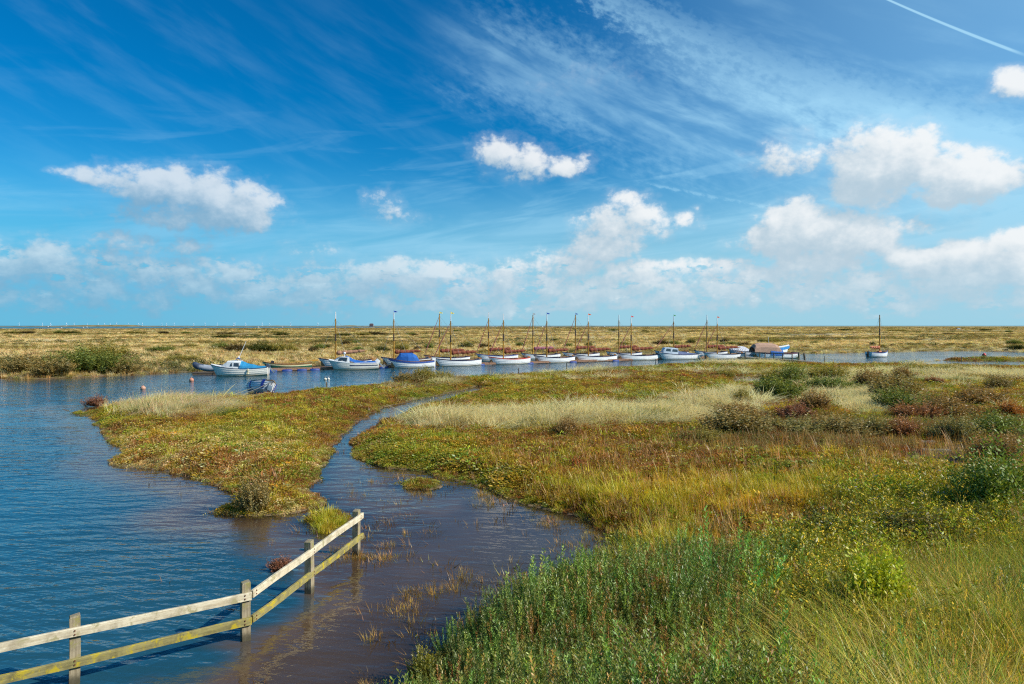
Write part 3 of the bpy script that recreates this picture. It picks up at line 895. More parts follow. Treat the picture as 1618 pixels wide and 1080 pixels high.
def flower_herb(mi_fl=1):
    p = Plant()
    for _ in range(9):
        a = U(0, 6.28); r = 0.30 * math.sqrt(prng.random())
        b = np.array([r * math.cos(a), r * math.sin(a), 0]); h = U(0.65, 1.0)
        t_ = b + np.array([math.cos(a) * .2 + U(-.1, .1), math.sin(a) * .2 + U(-.1, .1), h])
        sprig(p, b, t_, 15, 0.14, 0.036, 0.9)
        if prng.random() < 0.5:
            for k in range(5):
                q = t_ + np.array([U(-.07, .07), U(-.07, .07), U(-.03, .03)])
                p.leaf(q, (U(-1, 1), U(-1, 1), .4), 0.04, 0.032, 1, mi=mi_fl)
    return p


def glasswort(n=34):
    p = Plant()
    for _ in range(n):
        a = U(0, 6.28); r = 0.45 * math.sqrt(prng.random())
        p.blade(r * math.cos(a), r * math.sin(a), 0, U(0, 6.28), U(0.05, 0.45), U(.5, 1), 0.05, 0.2, 2)
        if prng.random() < .6: p.leaf((r * math.cos(a), r * math.sin(a), U(.3, .7)), (U(-1, 1), U(-1, 1), 1), .3, .05, .8)
    return p


# prototypes: kept out of the scene, used only by the ground cover below
PC = {}


def proto(kind, makers, mats=(M_LEAF_I,)):
    c = bpy.data.collections.new('proto_' + kind)
    for k, p in enumerate(makers):
        o = bpy.data.objects.new(f'{kind}_{k}', p.mesh(f'{kind}_plant', list(mats)))
        c.objects.link(o)
    PC[kind] = (c, len(makers))


M_STRAW = leaf_mat('straw_blade', 'I', tip=(1.08, 1.06, 1.0), trans=0.5, warm=(1.06, 0.98, 0.84), glow=(1.12, 1.0, 0.72))
proto('wind', [grass_tuft(40, .40, .7, 1.5, .030, wind=0.15 + .3 * k, seed_heads=3) for k in range(4)], (M_STRAW,))
proto('upright', [grass_tuft(38, .34, .06, .5, .024, seed_heads=2) for k in range(4)])
proto('rough', [grass_tuft(40, .30, .05 + .1 * k, .7 + .25 * k, .009, segs=4, seed_heads=3 * (k % 2)) for k in range(5)])
proto('herb', [low_herb(64, .20, .085) for k in range(4)])
proto('purslane', [low_herb(72, .15, .085, .5, .5) for k in range(3)])
proto('rust', [glasswort() for k in range(3)])
proto('seablite', [spikes(7, .30, 64, .055, .014, .28) for k in range(5)])
proto('flower', [flower_herb() for k in range(3)], (M_LEAF_I, M_YEL))
proto('aster', [flower_herb() for k in range(2)], (M_LEAF_I, M_LIL))
proto('sparse', [grass_tuft(9, .25, .05, .45, .03, segs=2) for k in range(3)])


def scatter(name, kind, X, Y, col, hgt, label, cat, width=None, zoff=-0.03, yawrand=True, surf=None):
    """ground cover of one kind of plant: one stuff object, tufts set on the points of its mesh"""
    n = len(X)
    Z = (height(X, Y) if surf is None else np.full(n, surf)) + zoff
    width = hgt * 1.0 if width is None else width
    rot = np.zeros((n, 3)); rot[:, 2] = prng.uniform(0, 2 * math.pi, n) if yawrand else prng.normal(0, 0.35, n)
    rot[:, 0] = prng.normal(0, .08, n); rot[:, 1] = prng.normal(0, .08, n)
    scl = np.stack([width, width, hgt], -1)
    c, np_ = PC[kind]
    me = np_mesh(name, np.stack([X, Y, Z], -1), [], {'col': ('FLOAT_COLOR', np.clip(col, 0, 1)), 'rot': ('FLOAT_VECTOR', rot), 'scl': ('FLOAT_VECTOR', scl), 'idx': ('INT', prng.integers(0, np_, n))})
    o = bpy.data.objects.new(name, me); COL.objects.link(o)
    ng = bpy.data.node_groups.new('set_' + name, 'GeometryNodeTree')
    ng.interface.new_socket('Geometry', in_out='INPUT', socket_type='NodeSocketGeometry')
    ng.interface.new_socket('Geometry', in_out='OUTPUT', socket_type='NodeSocketGeometry')
    N = ng.nodes; L_ = ng.links
    i = N.new('NodeGroupInput'); u = N.new('NodeGroupOutput')
    m2p = N.new('GeometryNodeMeshToPoints')
    ip = N.new('GeometryNodeInstanceOnPoints'); ci = N.new('GeometryNodeCollectionInfo')
    ci.inputs['Collection'].default_value = c; ci.inputs['Separate Children'].default_value = True; ci.inputs['Reset Children'].default_value = True

    def attr(nm, typ):
        a = N.new('GeometryNodeInputNamedAttribute'); a.data_type = typ; a.inputs['Name'].default_value = nm
        return a.outputs['Attribute']
    L_.new(i.outputs[0], m2p.inputs['Mesh']); L_.new(m2p.outputs[0], ip.inputs['Points']); L_.new(ci.outputs[0], ip.inputs['Instance'])
    ip.inputs['Pick Instance'].default_value = True
    L_.new(attr('idx', 'INT'), ip.inputs['Instance Index'])
    e2r = N.new('FunctionNodeEulerToRotation')
    L_.new(attr('rot', 'FLOAT_VECTOR'), e2r.inputs[0]); L_.new(e2r.outputs[0], ip.inputs['Rotation'])
    L_.new(attr('scl', 'FLOAT_VECTOR'), ip.inputs['Scale'])
    L_.new(ip.outputs[0], u.inputs[0])
    md = o.modifiers.new('plants', 'NODES'); md.node_group = ng
    tag(o, label, cat, kind='stuff')
    return o


def sample(n, r0, r1, pw, half=0.80):
    """points over the marsh in front, thinning out with distance"""
    u = prng.random(n)
    if abs(pw - 1) < 1e-6: r = r0 * (r1 / r0) ** u
    else: r = (r0 ** (1 - pw) + u * (r1 ** (1 - pw) - r0 ** (1 - pw))) ** (1 / (1 - pw))
    tx = prng.uniform(-half, half, n)
    return r * tx, r


def vary(base, n, dv=0.22, dh=0.10):
    v = np.exp(prng.normal(0, dv, (n, 1))) * np.exp(prng.normal(0, dh, (n, 3)))
    return np.clip(base * v, 0, 0.85)


# near and middle marsh
XS, YS = [], []
for n, r0, r1, pw in ((76000, 5.6, 26, 0.35), (120000, 22, 112, 0.55)):
    x, y = sample(n, r0, r1, pw)
    XS.append(x); YS.append(y)
X = np.concatenate(XS); Y = np.concatenate(YS)
dl = land_dist(X, Y)
ok = (dl > -0.12 + 0.25 * prng.random(len(X))) & (sdf(FAR_LAND, X, Y) < 0)
X, Y, dl = X[ok], Y[ok], dl[ok]
Wt = cover(X, Y)
cum_ = np.cumsum(Wt, 1)
kind = (prng.random((len(X), 1)) > cum_).sum(1).clip(0, len(KINDS) - 1)
edge = sstep(0.0, 1.2, dl)
big_ = vnoise(X, Y, 2.0, 77, 2)
SPEC = {  # kind: prototype, object name, height, width factor, label, category
    'straw': ('wind', 'straw_grass', .42, 1.5, 'pale straw-coloured grass bent over by the wind in drifts on the marsh', 'grass'),
    'olive': ('herb', 'sea_lavender', .20, 1.9, 'low olive and gold herbs carpeting the near marsh', 'ground cover'),
    'rust': ('rust', 'glasswort', .20, 1.7, 'low rust-brown glasswort patches between the green herbs', 'ground cover'),
    'green': ('herb', 'marsh_herbs', .22, 1.8, 'low fresh green herbs carpeting the near marsh', 'ground cover'),
    'ygrass': ('upright', 'meadow_grass', .34, 1.2, 'upright yellow-green grass between the creek and the rough bank', 'grass'),
    'purslane': ('purslane', 'sea_purslane', .17, 2.0, 'mat of pale grey-green purslane along the edge of the spit of marsh', 'ground cover'),
    'rough': ('rough', 'rough_grass', .55, 1.15, 'long tangled green and straw grass on the bank in front', 'grass'),
    'seablite': ('seablite', 'undergrowth', .78, .95, 'thick feathery green seablite growing at the edge of the flooded pool', 'undergrowth'),
    'scrub': ('seablite', 'low_scrub', .34, 1.5, 'low mixed brown and green scrub filling the gaps between the marsh shrubs', 'scrub'),
    'flower': ('flower', 'flowering_weeds', .55, 1.1, 'leafy green weeds with flat yellow flower heads on the near bank', 'weeds'),
}
for k, nm in enumerate(KINDS):
    if nm == 'mud': continue
    s_ = kind == k
    pk, on, h0, wf, lab, cat = SPEC[nm]
    x, y, d = X[s_], Y[s_], dl[s_]
    n = len(x)
    if nm in ('seablite', 'rough', 'flower', 'straw', 'ygrass'):
        thin = prng.random(n) < {'seablite': .42, 'rough': .74, 'flower': .6, 'straw': .9, 'ygrass': .9}[nm]
        x, y, d = x[thin], y[thin], d[thin]; n = len(x)
    if nm == 'straw':                       # the drifts are dense
        x = np.repeat(x, 2) + prng.normal(0, .12, 2 * n); y = np.repeat(y, 2) + prng.normal(0, .12, 2 * n); d = np.repeat(d, 2); n *= 2
    hgt = h0 * np.exp(prng.normal(0, .22, n)) * (0.45 + 0.55 * sstep(-.1, .9, d)) * (0.65 + 0.7 * vnoise(x, y, 1.6, 88, 2))
    far_ = 1 + 0.55 * sstep(25, 80, y)
    col = vary(PAL[k], n)
    if nm == 'straw':
        px, py = to_px(x, y)
        silver = sstep(640, 760, px)[:, None]
        col = col * (1 - silver) + vary(np.array((0.85, 0.75, 0.40)), n, .09, .03) * silver
        gr = (prng.random(n) < 0.16)[:, None]
        col = np.where(gr, vary(np.array((0.34, 0.36, 0.13)), n), col)
    if nm == 'rough':
        g_ = vnoise(x, y, 1.3, 99, 3)[:, None]
        col = col * (0.6 + 0.5 * g_); u_ = prng.random((n, 1)) * .6 + g_ * .5
        col = np.where(u_ < 0.42, vary(np.array((0.17, 0.30, 0.03)), n), np.where(u_ > .80, vary(np.array((0.62, 0.49, 0.19)), n), col))
    if nm == 'scrub':
        pick = vnoise(x, y, 1.1, 17, 2) * .7 + prng.random(n) * .35
        opts = np.array([(0.12, 0.16, 0.04), (0.24, 0.23, 0.07), (0.27, 0.14, 0.06), (0.30, 0.27, 0.11)])
        col = vary(1.0, n) * opts[np.clip(((pick - .22) / .45 * 4).astype(int), 0, 3)]
    if nm == 'seablite':
        alt = prng.random((n, 1))
        col = np.where(alt < .14, vary(np.array((0.28, 0.20, 0.07)), n), np.where(alt < .4, vary(np.array((0.16, 0.21, 0.055)), n), col))
    if nm in ('olive', 'ygrass'):
        warm = vnoise(x, y, 1.1, 15, 2)[:, None]
        col = col * np.array((0.8, 0.95, 1.0)) * (1 - warm) + col * np.array((1.28, 0.96, 0.75)) * warm
    scatter(on, pk, x, y, col, hgt * far_ ** .4, lab, cat, width=hgt * wf * far_, yawrand=(nm != 'straw'))
    if nm == 'flower':
        q = prng.random(n) < 0.035
        scatter('aster_weeds', 'aster', x[q], y[q] + .1, vary(np.array((0.12, 0.17, 0.03)), int(q.sum())), hgt[q] * 1.05, 'leafy weeds with pale lilac flower heads among the yellow ones', 'weeds')

# dry stalks and flowering stems standing in the bank cover
x, y = sample(9000, 6, 24, .6)
d = land_dist(x, y); px, py = to_px(x, y)
q = (d > .3) & (sdf(FAR_LAND, x, y) < 0) & (prng.random(len(x)) < sstep(700, 1000, px) * .5)
x, y = x[q], y[q]
scatter('dry_stalks', 'sparse', x, y, vary(np.array((0.46, 0.32, 0.12)), len(x)), prng.uniform(.35, .85, len(x)), 'thin dry straw stalks standing up through the bank cover', 'dead stalks', width=prng.uniform(.3, .6, len(x)))

# stalks drowned in the shallow pool
x, y = sample(16000, 8, 42, .7, .6)
d = land_dist(x, y); px, py = to_px(x, y)
pool = np.exp(-np.maximum(-d - .05, 0) / 1.1) * (px > 560) * (py > 735) + 0.05 * (px > 520) * (py > 750) + np.exp(-np.maximum(-d, 0) / .25) * .5 + .004
q = (d < 0.05) & (d > -5) & (prng.random(len(x)) < pool * .42 * (0.2 + 1.6 * sstep(.45, .7, vnoise(x, y, .9, 33, 2)))) & (sdf(FAR_LAND, x, y) < -3)
x, y = x[q], y[q]
scatter('water_weeds', 'sparse', x, y, vary(np.array((0.22, 0.15, 0.05)), len(x), .4), prng.uniform(.10, .28, len(x)), 'sparse brown stalks and weed tufts standing in the shallow flooded pool', 'water weeds', width=prng.uniform(.2, .6, len(x)), surf=-.04)

# half drowned tufts off the shore of the pool
x, y = sample(30000, 8, 40, .6, .5)
d = land_dist(x, y); px, py = to_px(x, y)
nz = vnoise(x, y, .8, 43, 3)
q = (d < 0.0) & (d > -2.6) & (px > 520) & (py > 745) & (sdf(FAR_LAND, x, y) < -3) & (nz > .56 + .10 * np.minimum(-d, 2.0)) & (prng.random(len(x)) < .38)
x, y = x[q], y[q]
scatter('drowned_turf', 'upright', x, y, vary(np.array((0.36, 0.26, 0.05)), len(x), .35), prng.uniform(.12, .26, len(x)), 'half drowned golden brown turf tufts along the shore of the flooded pool', 'water weeds', width=prng.uniform(.15, .35, len(x)), surf=-.05)

# far marsh: tussocks
x, y = sample(110000, 54, 1500, 0.95, .86)
dfar = sdf(FAR_LAND, x, y)
d = land_dist(x, y)
q = (dfar > -0.2) & (d > -0.3)
x, y, d = x[q], y[q], d[q]
FWt = far_cover(x, y)
shore = np.exp(-np.maximum(d, 0) / 2.5) * (y < 170)
FWt[:, 4] += shore * .8; FWt[:, 0] += shore * .5
FWt /= FWt.sum(1, keepdims=True)
fk = (prng.random((len(x), 1)) > np.cumsum(FWt, 1)).sum(1).clip(0, 4)
FS = [('upright', 'far_grass', .42, 'pale straw grass in bands over the far marsh behind the boats', 'grass'), ('herb', 'far_herbs', .26, 'olive herbs covering the far marsh behind the boats', 'ground cover'),
      ('herb', 'far_scrub', .55, 'dark green low scrub scattered over the far marsh', 'ground cover'), ('rust', 'far_glasswort', .26, 'brown glasswort flats on the far marsh', 'ground cover'),
      ('upright', 'far_reeds', .40, 'greenish reeds and grass along the far bank of the creek', 'reeds')]
for k, (pk, on, h0, lab, cat) in enumerate(FS):
    s_ = fk == k
    n = int(s_.sum())
    hgt = h0 * np.exp(prng.normal(0, .25, n))
    wid = (1.0 if k else .9) * np.exp(prng.normal(0, .2, n)) * (y[s_] / 90) ** 0.75
    scatter(on, pk, x[s_], y[s_], vary(FAR_PAL[k], n, .2, .08), hgt, lab, cat, width=wid)

# ------------------------------------------------------------------ shrubs one can point at
def shrub_mesh(n, nl, L, w, flat, seed):
    """a dome of leafy sprigs fanning out from the foot, uneven outline; width 1, height 1"""
    global prng
    old = prng; prng = np.random.default_rng(seed)
    p = Plant()
    lobes = [(U(-.28, .28), U(-.28, .28), U(.6, 1.0)) for _ in range(5)] + [(0, 0, 1.0)]
    for _ in range(n):
        lx, ly, lh = lobes[prng.integers(len(lobes))]
        a = U(0, 6.28); r = .30 * math.sqrt(prng.random())
        tip = np.array([lx + math.cos(a) * r, ly + math.sin(a) * r, lh * (1 - (r / .42) ** 2 * flat) * (U(.5, .95) if prng.random() < .8 else U(.9, 1.3))])
        b = np.array([tip[0] * .55, tip[1] * .55, max(0.0, tip[2] * U(.0, .35))])
        sprig(p, b, tip, nl, L, w, .8)
    m_ = p.mesh('shrub', [M_LEAF_O])
    prng = old
    return m_


SHRUB = [shrub_mesh(260, 20, .075, .026, .6, 3), shrub_mesh(280, 19, .07, .024, .75, 4), shrub_mesh(240, 22, .08, .026, .5, 5), shrub_mesh(300, 18, .07, .026, .8, 6)]
FINE_ = [shrub_mesh(300, 22, .075, .022, .55, 8), shrub_mesh(320, 20, .07, .022, .65, 9)]


def stems_mesh():
    mb = MB()
    for k in range(9):
        a = k * .7
        mb.path([(0, 0, -.05), (math.cos(a) * .12, math.sin(a) * .12, .25), (math.cos(a) * .26, math.sin(a) * .26, .55)], [.022, .016, .007], 5)
    me = bpy.data.meshes.new('stems'); me.from_pydata(mb.v, [], mb.f); me.materials.append(M_STEM)
    return me


STEMS = stems_mesh()


def ground_at(px, py):
    """where the ray through (px, py) meets the ground"""
    Yv = F * H / max(py - HY, 1.0) * np.linspace(0.45, 1.0, 160)
    Xv = (px - CX) / F * Yv
    ray = H - (py - HY) / F * Yv
    z = np.maximum(height(Xv, Yv), 0)
    k = int(np.argmax(ray <= z)) if (ray <= z).any() else len(Yv) - 1
    return float(Xv[k]), float(Yv[k]), float(z[k])


OL, RU, DG, GG, YG, BU, BR, RD, OR_ = (0.26, 0.26, 0.06), (0.28, 0.21, 0.08), (0.17, 0.235, 0.055), (0.26, 0.27, 0.11), (0.48, 0.42, 0.04), (0.26, 0.14, 0.09), (0.25, 0.225, 0.085), (0.31, 0.175, 0.085), (0.38, 0.20, 0.05)
count = [0]


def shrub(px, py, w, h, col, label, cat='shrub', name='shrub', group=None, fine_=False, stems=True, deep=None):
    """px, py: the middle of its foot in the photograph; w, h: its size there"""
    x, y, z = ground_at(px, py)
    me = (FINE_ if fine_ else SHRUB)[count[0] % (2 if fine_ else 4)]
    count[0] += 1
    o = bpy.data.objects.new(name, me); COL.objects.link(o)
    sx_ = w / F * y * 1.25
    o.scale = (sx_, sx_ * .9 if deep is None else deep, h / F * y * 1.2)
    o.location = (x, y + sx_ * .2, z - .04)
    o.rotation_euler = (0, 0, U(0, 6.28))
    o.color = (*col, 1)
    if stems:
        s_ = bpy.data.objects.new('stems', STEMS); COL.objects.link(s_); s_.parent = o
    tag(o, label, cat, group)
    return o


G_MID = 'shrubs scattered over the middle marsh'
for args in [
    (1222, 609, 46, 24, OL, 'small olive shrub left of the taller green one beside the pool in the marsh'),
    (1258, 609, 52, 32, DG, 'tall green shrub between the two small pools in the right marsh'),
    (1314, 602, 52, 24, OL, 'green and rust shrub just right of the smaller pool'),
    (1312, 620, 76, 24, DG, 'wide low dark green shrub in the silver grass below the smaller pool'),
    (1226, 634, 86, 36, DG, 'broad dark green shrub at the right end of the silver grass drift'),
    (1178, 640, 36, 24, OL, 'small olive shrub at the silver drift\'s right end, left of the broad dark one'),
    (1168, 662, 60, 26, RU, 'rusty low shrub beneath the right end of the silver grass drift'),
    (1382, 614, 60, 30, RU, 'rust-brown shrub above the bright pocket of silver grass'),
    (1424, 634, 86, 40, BR, 'large dark brown shrub right of the bright pocket of silver grass'),
    (1434, 600, 34, 20, RU, 'small rusty shrub standing behind the large dark brown one'),
    (1481, 606, 24, 12, RD, 'tiny isolated rust-red shrub in pale grass at the right'),
    (1458, 588, 46, 12, OL, 'flat olive shrub nearest the creek behind the isolated rust-red one'),
    (1512, 590, 54, 13, OL, 'flat olive shrub right of another by the creek bank'),
    (1586, 617, 40, 24, BR, 'brown-olive shrub alone on the red-gold turf at the far right'),
    (1238, 658, 46, 20, YG, 'bright yellow shrub among rusty ones in the right marsh'),
    (1266, 664, 56, 26, BU, 'burgundy shrub touching the bright yellow one'),
    (1300, 652, 60, 32, RU, 'rust and green shrub left of the bright pocket of silver grass'),
    (1175, 690, 116, 42, BR, 'wide brown-olive shrub mound in front of the silver drift'),
    (1262, 692, 90, 30, GG, 'grey-green low mound between two brown shrub mounds'),
    (1332, 694, 104, 34, BR, 'brown mound with orange tips left of the rounded grey-green mound'),
    (1386, 694, 56, 34, GG, 'rounded grey-green mound left of the bare mud patch'),
    (1430, 650, 70, 34, DG, 'dark green shrub below the large dark brown one'),
    (1462, 664, 64, 26, RD, 'brick-red shrub in front of the dark green one near the mud patch'),
    (1504, 660, 80, 34, RU, 'reddish shrub right of the brick-red one'),
    (1442, 697, 62, 34, RD, 'red-tipped shrub on the upper edge of the bare mud patch'),
    (1518, 700, 70, 40, GG, 'big rounded grey-green shrub on the upper edge of the mud patch'),
    (1556, 640, 70, 28, RU, 'rusty shrub behind the big rounded grey-green one'),
    (1592, 694, 90, 40, DG, 'dark green shrub right of the mud patch'),
    (1606, 660, 50, 26, OR_, 'orange shrub at the right edge above the dark green one'),
    (1588, 736, 84, 46, RU, 'rust-tipped shrub at the lower right of the bare mud patch'),
    (1540, 772, 60, 34, DG, 'dark shrub left of the feathery green bush'),
    (1120, 700, 56, 22, OL, 'low olive mound at the left end of the wide brown mound'),
    (1080, 655, 44, 14, OL, 'low olive tuft growing within the silver grass drift'),
    (898, 690, 44, 30, RU, 'lone rust-brown shrub in front of the silver grass drift'),
    (850, 672, 40, 14, OL, 'flat olive shrub inside the left part of the silver drift'),
    (640, 606, 50, 18, BR, 'brown shrub at the left end of the bank thicket below the boats'),
    (665, 604, 44, 22, OL, 'olive shrub in the middle of the bank thicket below the boats'),
    (700, 602, 36, 16, OL, 'olive shrub at the right end of the bank thicket below the boats'),
    (725, 604, 26, 11, RU, 'little rusty shrub right of the bank thicket below the boats'),
    (147, 643, 34, 17, BU, 'small burgundy shrub on the tip of the marsh spit'),
    (1148, 596, 34, 10, OL, 'flat olive shrub left of the larger pool in the right marsh'),
]:
    shrub(*args, group=G_MID)
shrub(400, 812, 66, 54, BR, 'feathery brown bush at the drowned end of the marsh spit', fine_=True)
shrub(440, 903, 40, 22, BU, 'small reddish plant in the water behind the fence', 'plant', 'marsh_plant', fine_=True)
shrub(1596, 822, 120, 110, (0.17, 0.27, 0.05), 'big feathery bright green bush at the right edge of the bank', fine_=True)
shrub(1400, 1000, 110, 120, (0.38, 0.50, 0.03), 'bright lime-green leafy bramble among the rough grass', 'bramble', 'bramble')
shrub(664, 1092, 56, 62, (0.22, 0.25, 0.04), 'yellowish flowering plant at the water edge at the very bottom', 'plant', 'flowering_plant')
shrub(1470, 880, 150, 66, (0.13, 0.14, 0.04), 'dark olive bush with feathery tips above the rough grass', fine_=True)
shrub(1300, 880, 90, 60, (0.07, 0.10, 0.02), 'dark green bush with painted-in shade in the middle of the flowering weeds')  # leaf colour darkened to paint in the deep shade among the weeds
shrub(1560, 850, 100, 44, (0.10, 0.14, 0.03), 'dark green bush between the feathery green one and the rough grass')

# far bank and far marsh shrubs
G_BANK = 'shrubs along the far bank'
for args in [
    (30, 591, 64, 30, BR, 'dark brown shrub leftmost on the far bank, at the mouth of the side inlet'),
    (80, 595, 64, 30, BR, 'brown shrub overhanging the water on the far bank left of the green ones'),
    (112, 590, 70, 38, DG, 'green shrub in the middle of the far bank thicket'),
    (150, 591, 74, 32, DG, 'dark green shrub right of the middle of the far bank thicket'),
    (186, 590, 56, 22, BR, 'brown low shrub at the right end of the far bank thicket'),
    (152, 571, 64, 28, OL, 'rounded green shrub standing behind the far bank thicket by a pool'),
    (250, 556, 40, 9, DG, 'flat dark green shrub in the straw grass right of the far bank thicket'),
    (285, 571, 66, 9, OL, 'long flat olive shrub left of the inflatable boat'),
]: shrub(*args, group=G_BANK, stems=False)
SX = [(410, 556, 42, 14), (436, 556, 36, 14), (372, 555, 30, 12), (345, 550, 26, 8), (345, 534, 40, 5), (460, 554, 20, 7), (492, 556, 16, 8), (506, 552, 22, 8), (515, 550, 14, 6), (300, 548, 16, 5), (545, 544, 16, 6), (560, 543, 16, 5), (540, 531, 22, 5), (573, 530, 18, 5), (588, 529, 30, 5),
      (567, 556, 20, 8), (604, 556, 24, 9), (634, 554, 22, 11), (660, 552, 12, 6), (650, 529, 18, 3.5), (440, 530, 24, 5), (425, 526, 40, 3), (350, 528, 30, 3.5), (678, 552, 18, 9), (735, 550, 22, 8), (700, 553, 12, 6), (765, 550, 18, 8), (820, 548, 16, 7), (875, 539, 12, 4), (740, 545, 20, 5), (655, 530, 14, 3), (900, 548, 16, 6), (930, 547, 14, 6), (985, 546, 16, 7),
      (1048, 545, 24, 8), (1065, 545, 18, 7), (1092, 543, 16, 7), (1120, 541, 16, 6), (1145, 541, 14, 6), (1160, 545, 34, 5), (1205, 541, 16, 5), (1228, 541, 30, 6), (1180, 546, 18, 5), (1290, 543, 14, 4), (1381, 545, 9, 5), (1396, 548, 12, 4), (1412, 547, 10, 4), (1605, 545, 26, 8), (1612, 553, 24, 7), (1462, 544, 12, 3), (1560, 546, 10, 3), (1595, 525, 12, 3), (1560, 522, 20, 2),
      (20, 527, 20, 4), (40, 527, 24, 4), (92, 527, 14, 5), (105, 527, 26, 4), (210, 526.5, 24, 3), (258, 527, 14, 4), (290, 527, 16, 3), (85, 558, 24, 4), (100, 547, 12, 3), (160, 535, 20, 2.5), (970, 522, 16, 2.5), (1020, 524, 14, 2.5), (700, 527, 10, 3), (10, 527, 10, 3), (720, 523, 16, 2), (1340, 522, 30, 2.5), (1420, 523, 24, 2.5), (1500, 528, 16, 2.5)]
for px, py, w, h in SX:
    shrub(px, py, w * 1.1, h * 1.05, [DG, (0.085, 0.11, 0.02), OL, (0.09, 0.075, 0.025)][count[0] % 4], 'dark low shrub dotted about the straw flats of the far marsh', group='dark shrubs dotted over the far marsh', stems=False)

# old timbers on the bare mud
M_TIMB = wood('old_timber', (0.42, 0.36, 0.27), (0.26, 0.21, 0.15))
for (px, py, w, rz, lab) in ((1466, 702, 22, .05, 'short grey timber lying at the top of the bare mud patch'), (1480, 716, 44, -.04, 'long grey timber lying across the bare mud patch')):
    x, y, z = ground_at(px, py)
    mb = MB(); mb.box((0, 0, .05), (w / F * y, .16, .13)); mb.box((w / F * y * .2, 0, .122), (w / F * y * .5, .10, .02))
    o = mb.build('timber', M_TIMB); o.location = (x, y, z); o.rotation_euler = (0, .03, rz)
    tag(o, lab, 'timber', 'old timbers on the mud')
# ------------------------------------------------------------------ boats
WHITE = paint('white_hull_paint', (0.82, 0.82, 0.79), 0.35, 0.05, 2.0, stain=(0.42, 0.33, 0.18))
CREAM = paint('cream_hull_paint', (0.76, 0.73, 0.64), 0.35, 0.06, 2.0, stain=(0.45, 0.32, 0.14))
GREENH = paint('green_hull_paint', (0.02, 0.13, 0.07), 0.35, 0.1, 2.0)
BLUEH = paint('bright_blue_hull_paint', (0.03, 0.26, 0.60), 0.35, 0.08, 2.0)
NAVY = paint('navy_trim', (0.03, 0.035, 0.09), 0.4, 0.1)
BLUETRIM = paint('blue_trim', (0.04, 0.09, 0.32), 0.4, 0.1)
REDTRIM = paint('red_trim', (0.60, 0.03, 0.03), 0.4, 0.1)
MAROON = paint('maroon_trim', (0.14, 0.03, 0.05), 0.4, 0.1)
CREAMTRIM = paint('cream_trim', (0.70, 0.62, 0.36), 0.5, 0.1)
DARK = paint('dark_rubber', (0.03, 0.03, 0.035), 0.6, 0.15)
GREY = paint('grey_tube', (0.30, 0.33, 0.37), 0.45, 0.1)
DGREY = paint('dark_grey_tube', (0.07, 0.085, 0.12), 0.45, 0.1)
VARN = wood('varnished_wood', (0.42, 0.20, 0.06), (0.28, 0.12, 0.035), rough=0.4)
INW = wood('boat_wood', (0.36, 0.22, 0.10), (0.22, 0.13, 0.06), rough=0.6)
MASTW = wood('mast_wood', (0.58, 0.30, 0.045), (0.42, 0.20, 0.03), rough=0.45, axis=2)
MASTD = paint('dark_mast_band', (0.10, 0.06, 0.035), 0.5, 0.1)
MWHITE = paint('white_mast_head', (0.80, 0.80, 0.78), 0.4, 0.05)
RUSTS = paint('rust_red_sailcloth', (0.25, 0.07, 0.035), 0.9, 0.2, 5, bump=0.5)
TANS = paint('tan_sailcloth', (0.42, 0.22, 0.13), 0.9, 0.15, 5, bump=0.5)
PURP = paint('purple_sail_cover', (0.33, 0.12, 0.15), 0.9, 0.15, 5, bump=0.5)
SALM = paint('salmon_sail_cover', (0.70, 0.25, 0.13), 0.9, 0.15, 5, bump=0.5)
BLUEC = paint('blue_boat_cover', (0.015, 0.12, 0.42), 0.75, 0.12, 3, bump=0.5)
TEALC = paint('turquoise_boat_cover', (0.02, 0.24, 0.46), 0.75, 0.12, 3, bump=0.5)
SLATEC = paint('slate_blue_cover', (0.10, 0.13, 0.24), 0.8, 0.12, 3, bump=0.5)
TANC = paint('tan_canopy', (0.47, 0.29, 0.20), 0.85, 0.1, 3, bump=0.4)
GLASS = paint('cabin_glass', (0.05, 0.065, 0.075), 0.08, 0.1, spec=0.8)
METAL = paint('galvanised_metal', (0.45, 0.46, 0.47), 0.4, 0.1, metal=0.6)
ROPE = paint('rope', (0.55, 0.50, 0.42), 0.9, 0.1)
WIRE = paint('rigging_wire', (0.30, 0.30, 0.30), 0.5, 0.1)
REDJ = paint('furled_red_jib', (0.34, 0.10, 0.09), 0.9, 0.15)
BFLOAT = paint('blue_float', (0.015, 0.05, 0.24), 0.5, 0.1)
PLANK = wood('pontoon_planks', (0.40, 0.23, 0.15), (0.28, 0.16, 0.10))
JETW = wood('jetty_wood', (0.36, 0.31, 0.24), (0.22, 0.18, 0.13))
POSTW = wood('stake_wood', (0.30, 0.24, 0.16), (0.17, 0.13, 0.09), axis=2)
FLAG = {k: paint(k + '_pennant', c, 0.9, 0.05) for k, c in dict(blue=(0.03, 0.09, 0.40), yellow=(0.75, 0.62, 0.10), orange=(0.75, 0.16, 0.06), red=(0.75, 0.10, 0.10), grey=(0.35, 0.35, 0.35), green=(0.10, 0.35, 0.15)).items()}

m, t = new_mat('striped_cover')
tc = t.new('ShaderNodeTexCoord').outputs['Object']
wv = t.new('ShaderNodeTexWave', wave_type='BANDS', bands_direction='X'); wv.inputs['Scale'].default_value = 1.1; wv.inputs['Distortion'].default_value = 1.5
t.put(wv.inputs['Vector'], tc)
b = t.new('ShaderNodeBsdfPrincipled'); b.inputs['Roughness'].default_value = 0.8
t.put(b.inputs['Base Color'], t.mix(t.ramp(wv.outputs['Fac'], .45, .6), (0.24, 0.25, 0.29), (0.70, 0.70, 0.72)))
t.l.new(b.outputs[0], t.out.inputs[0])
STRIPE = m


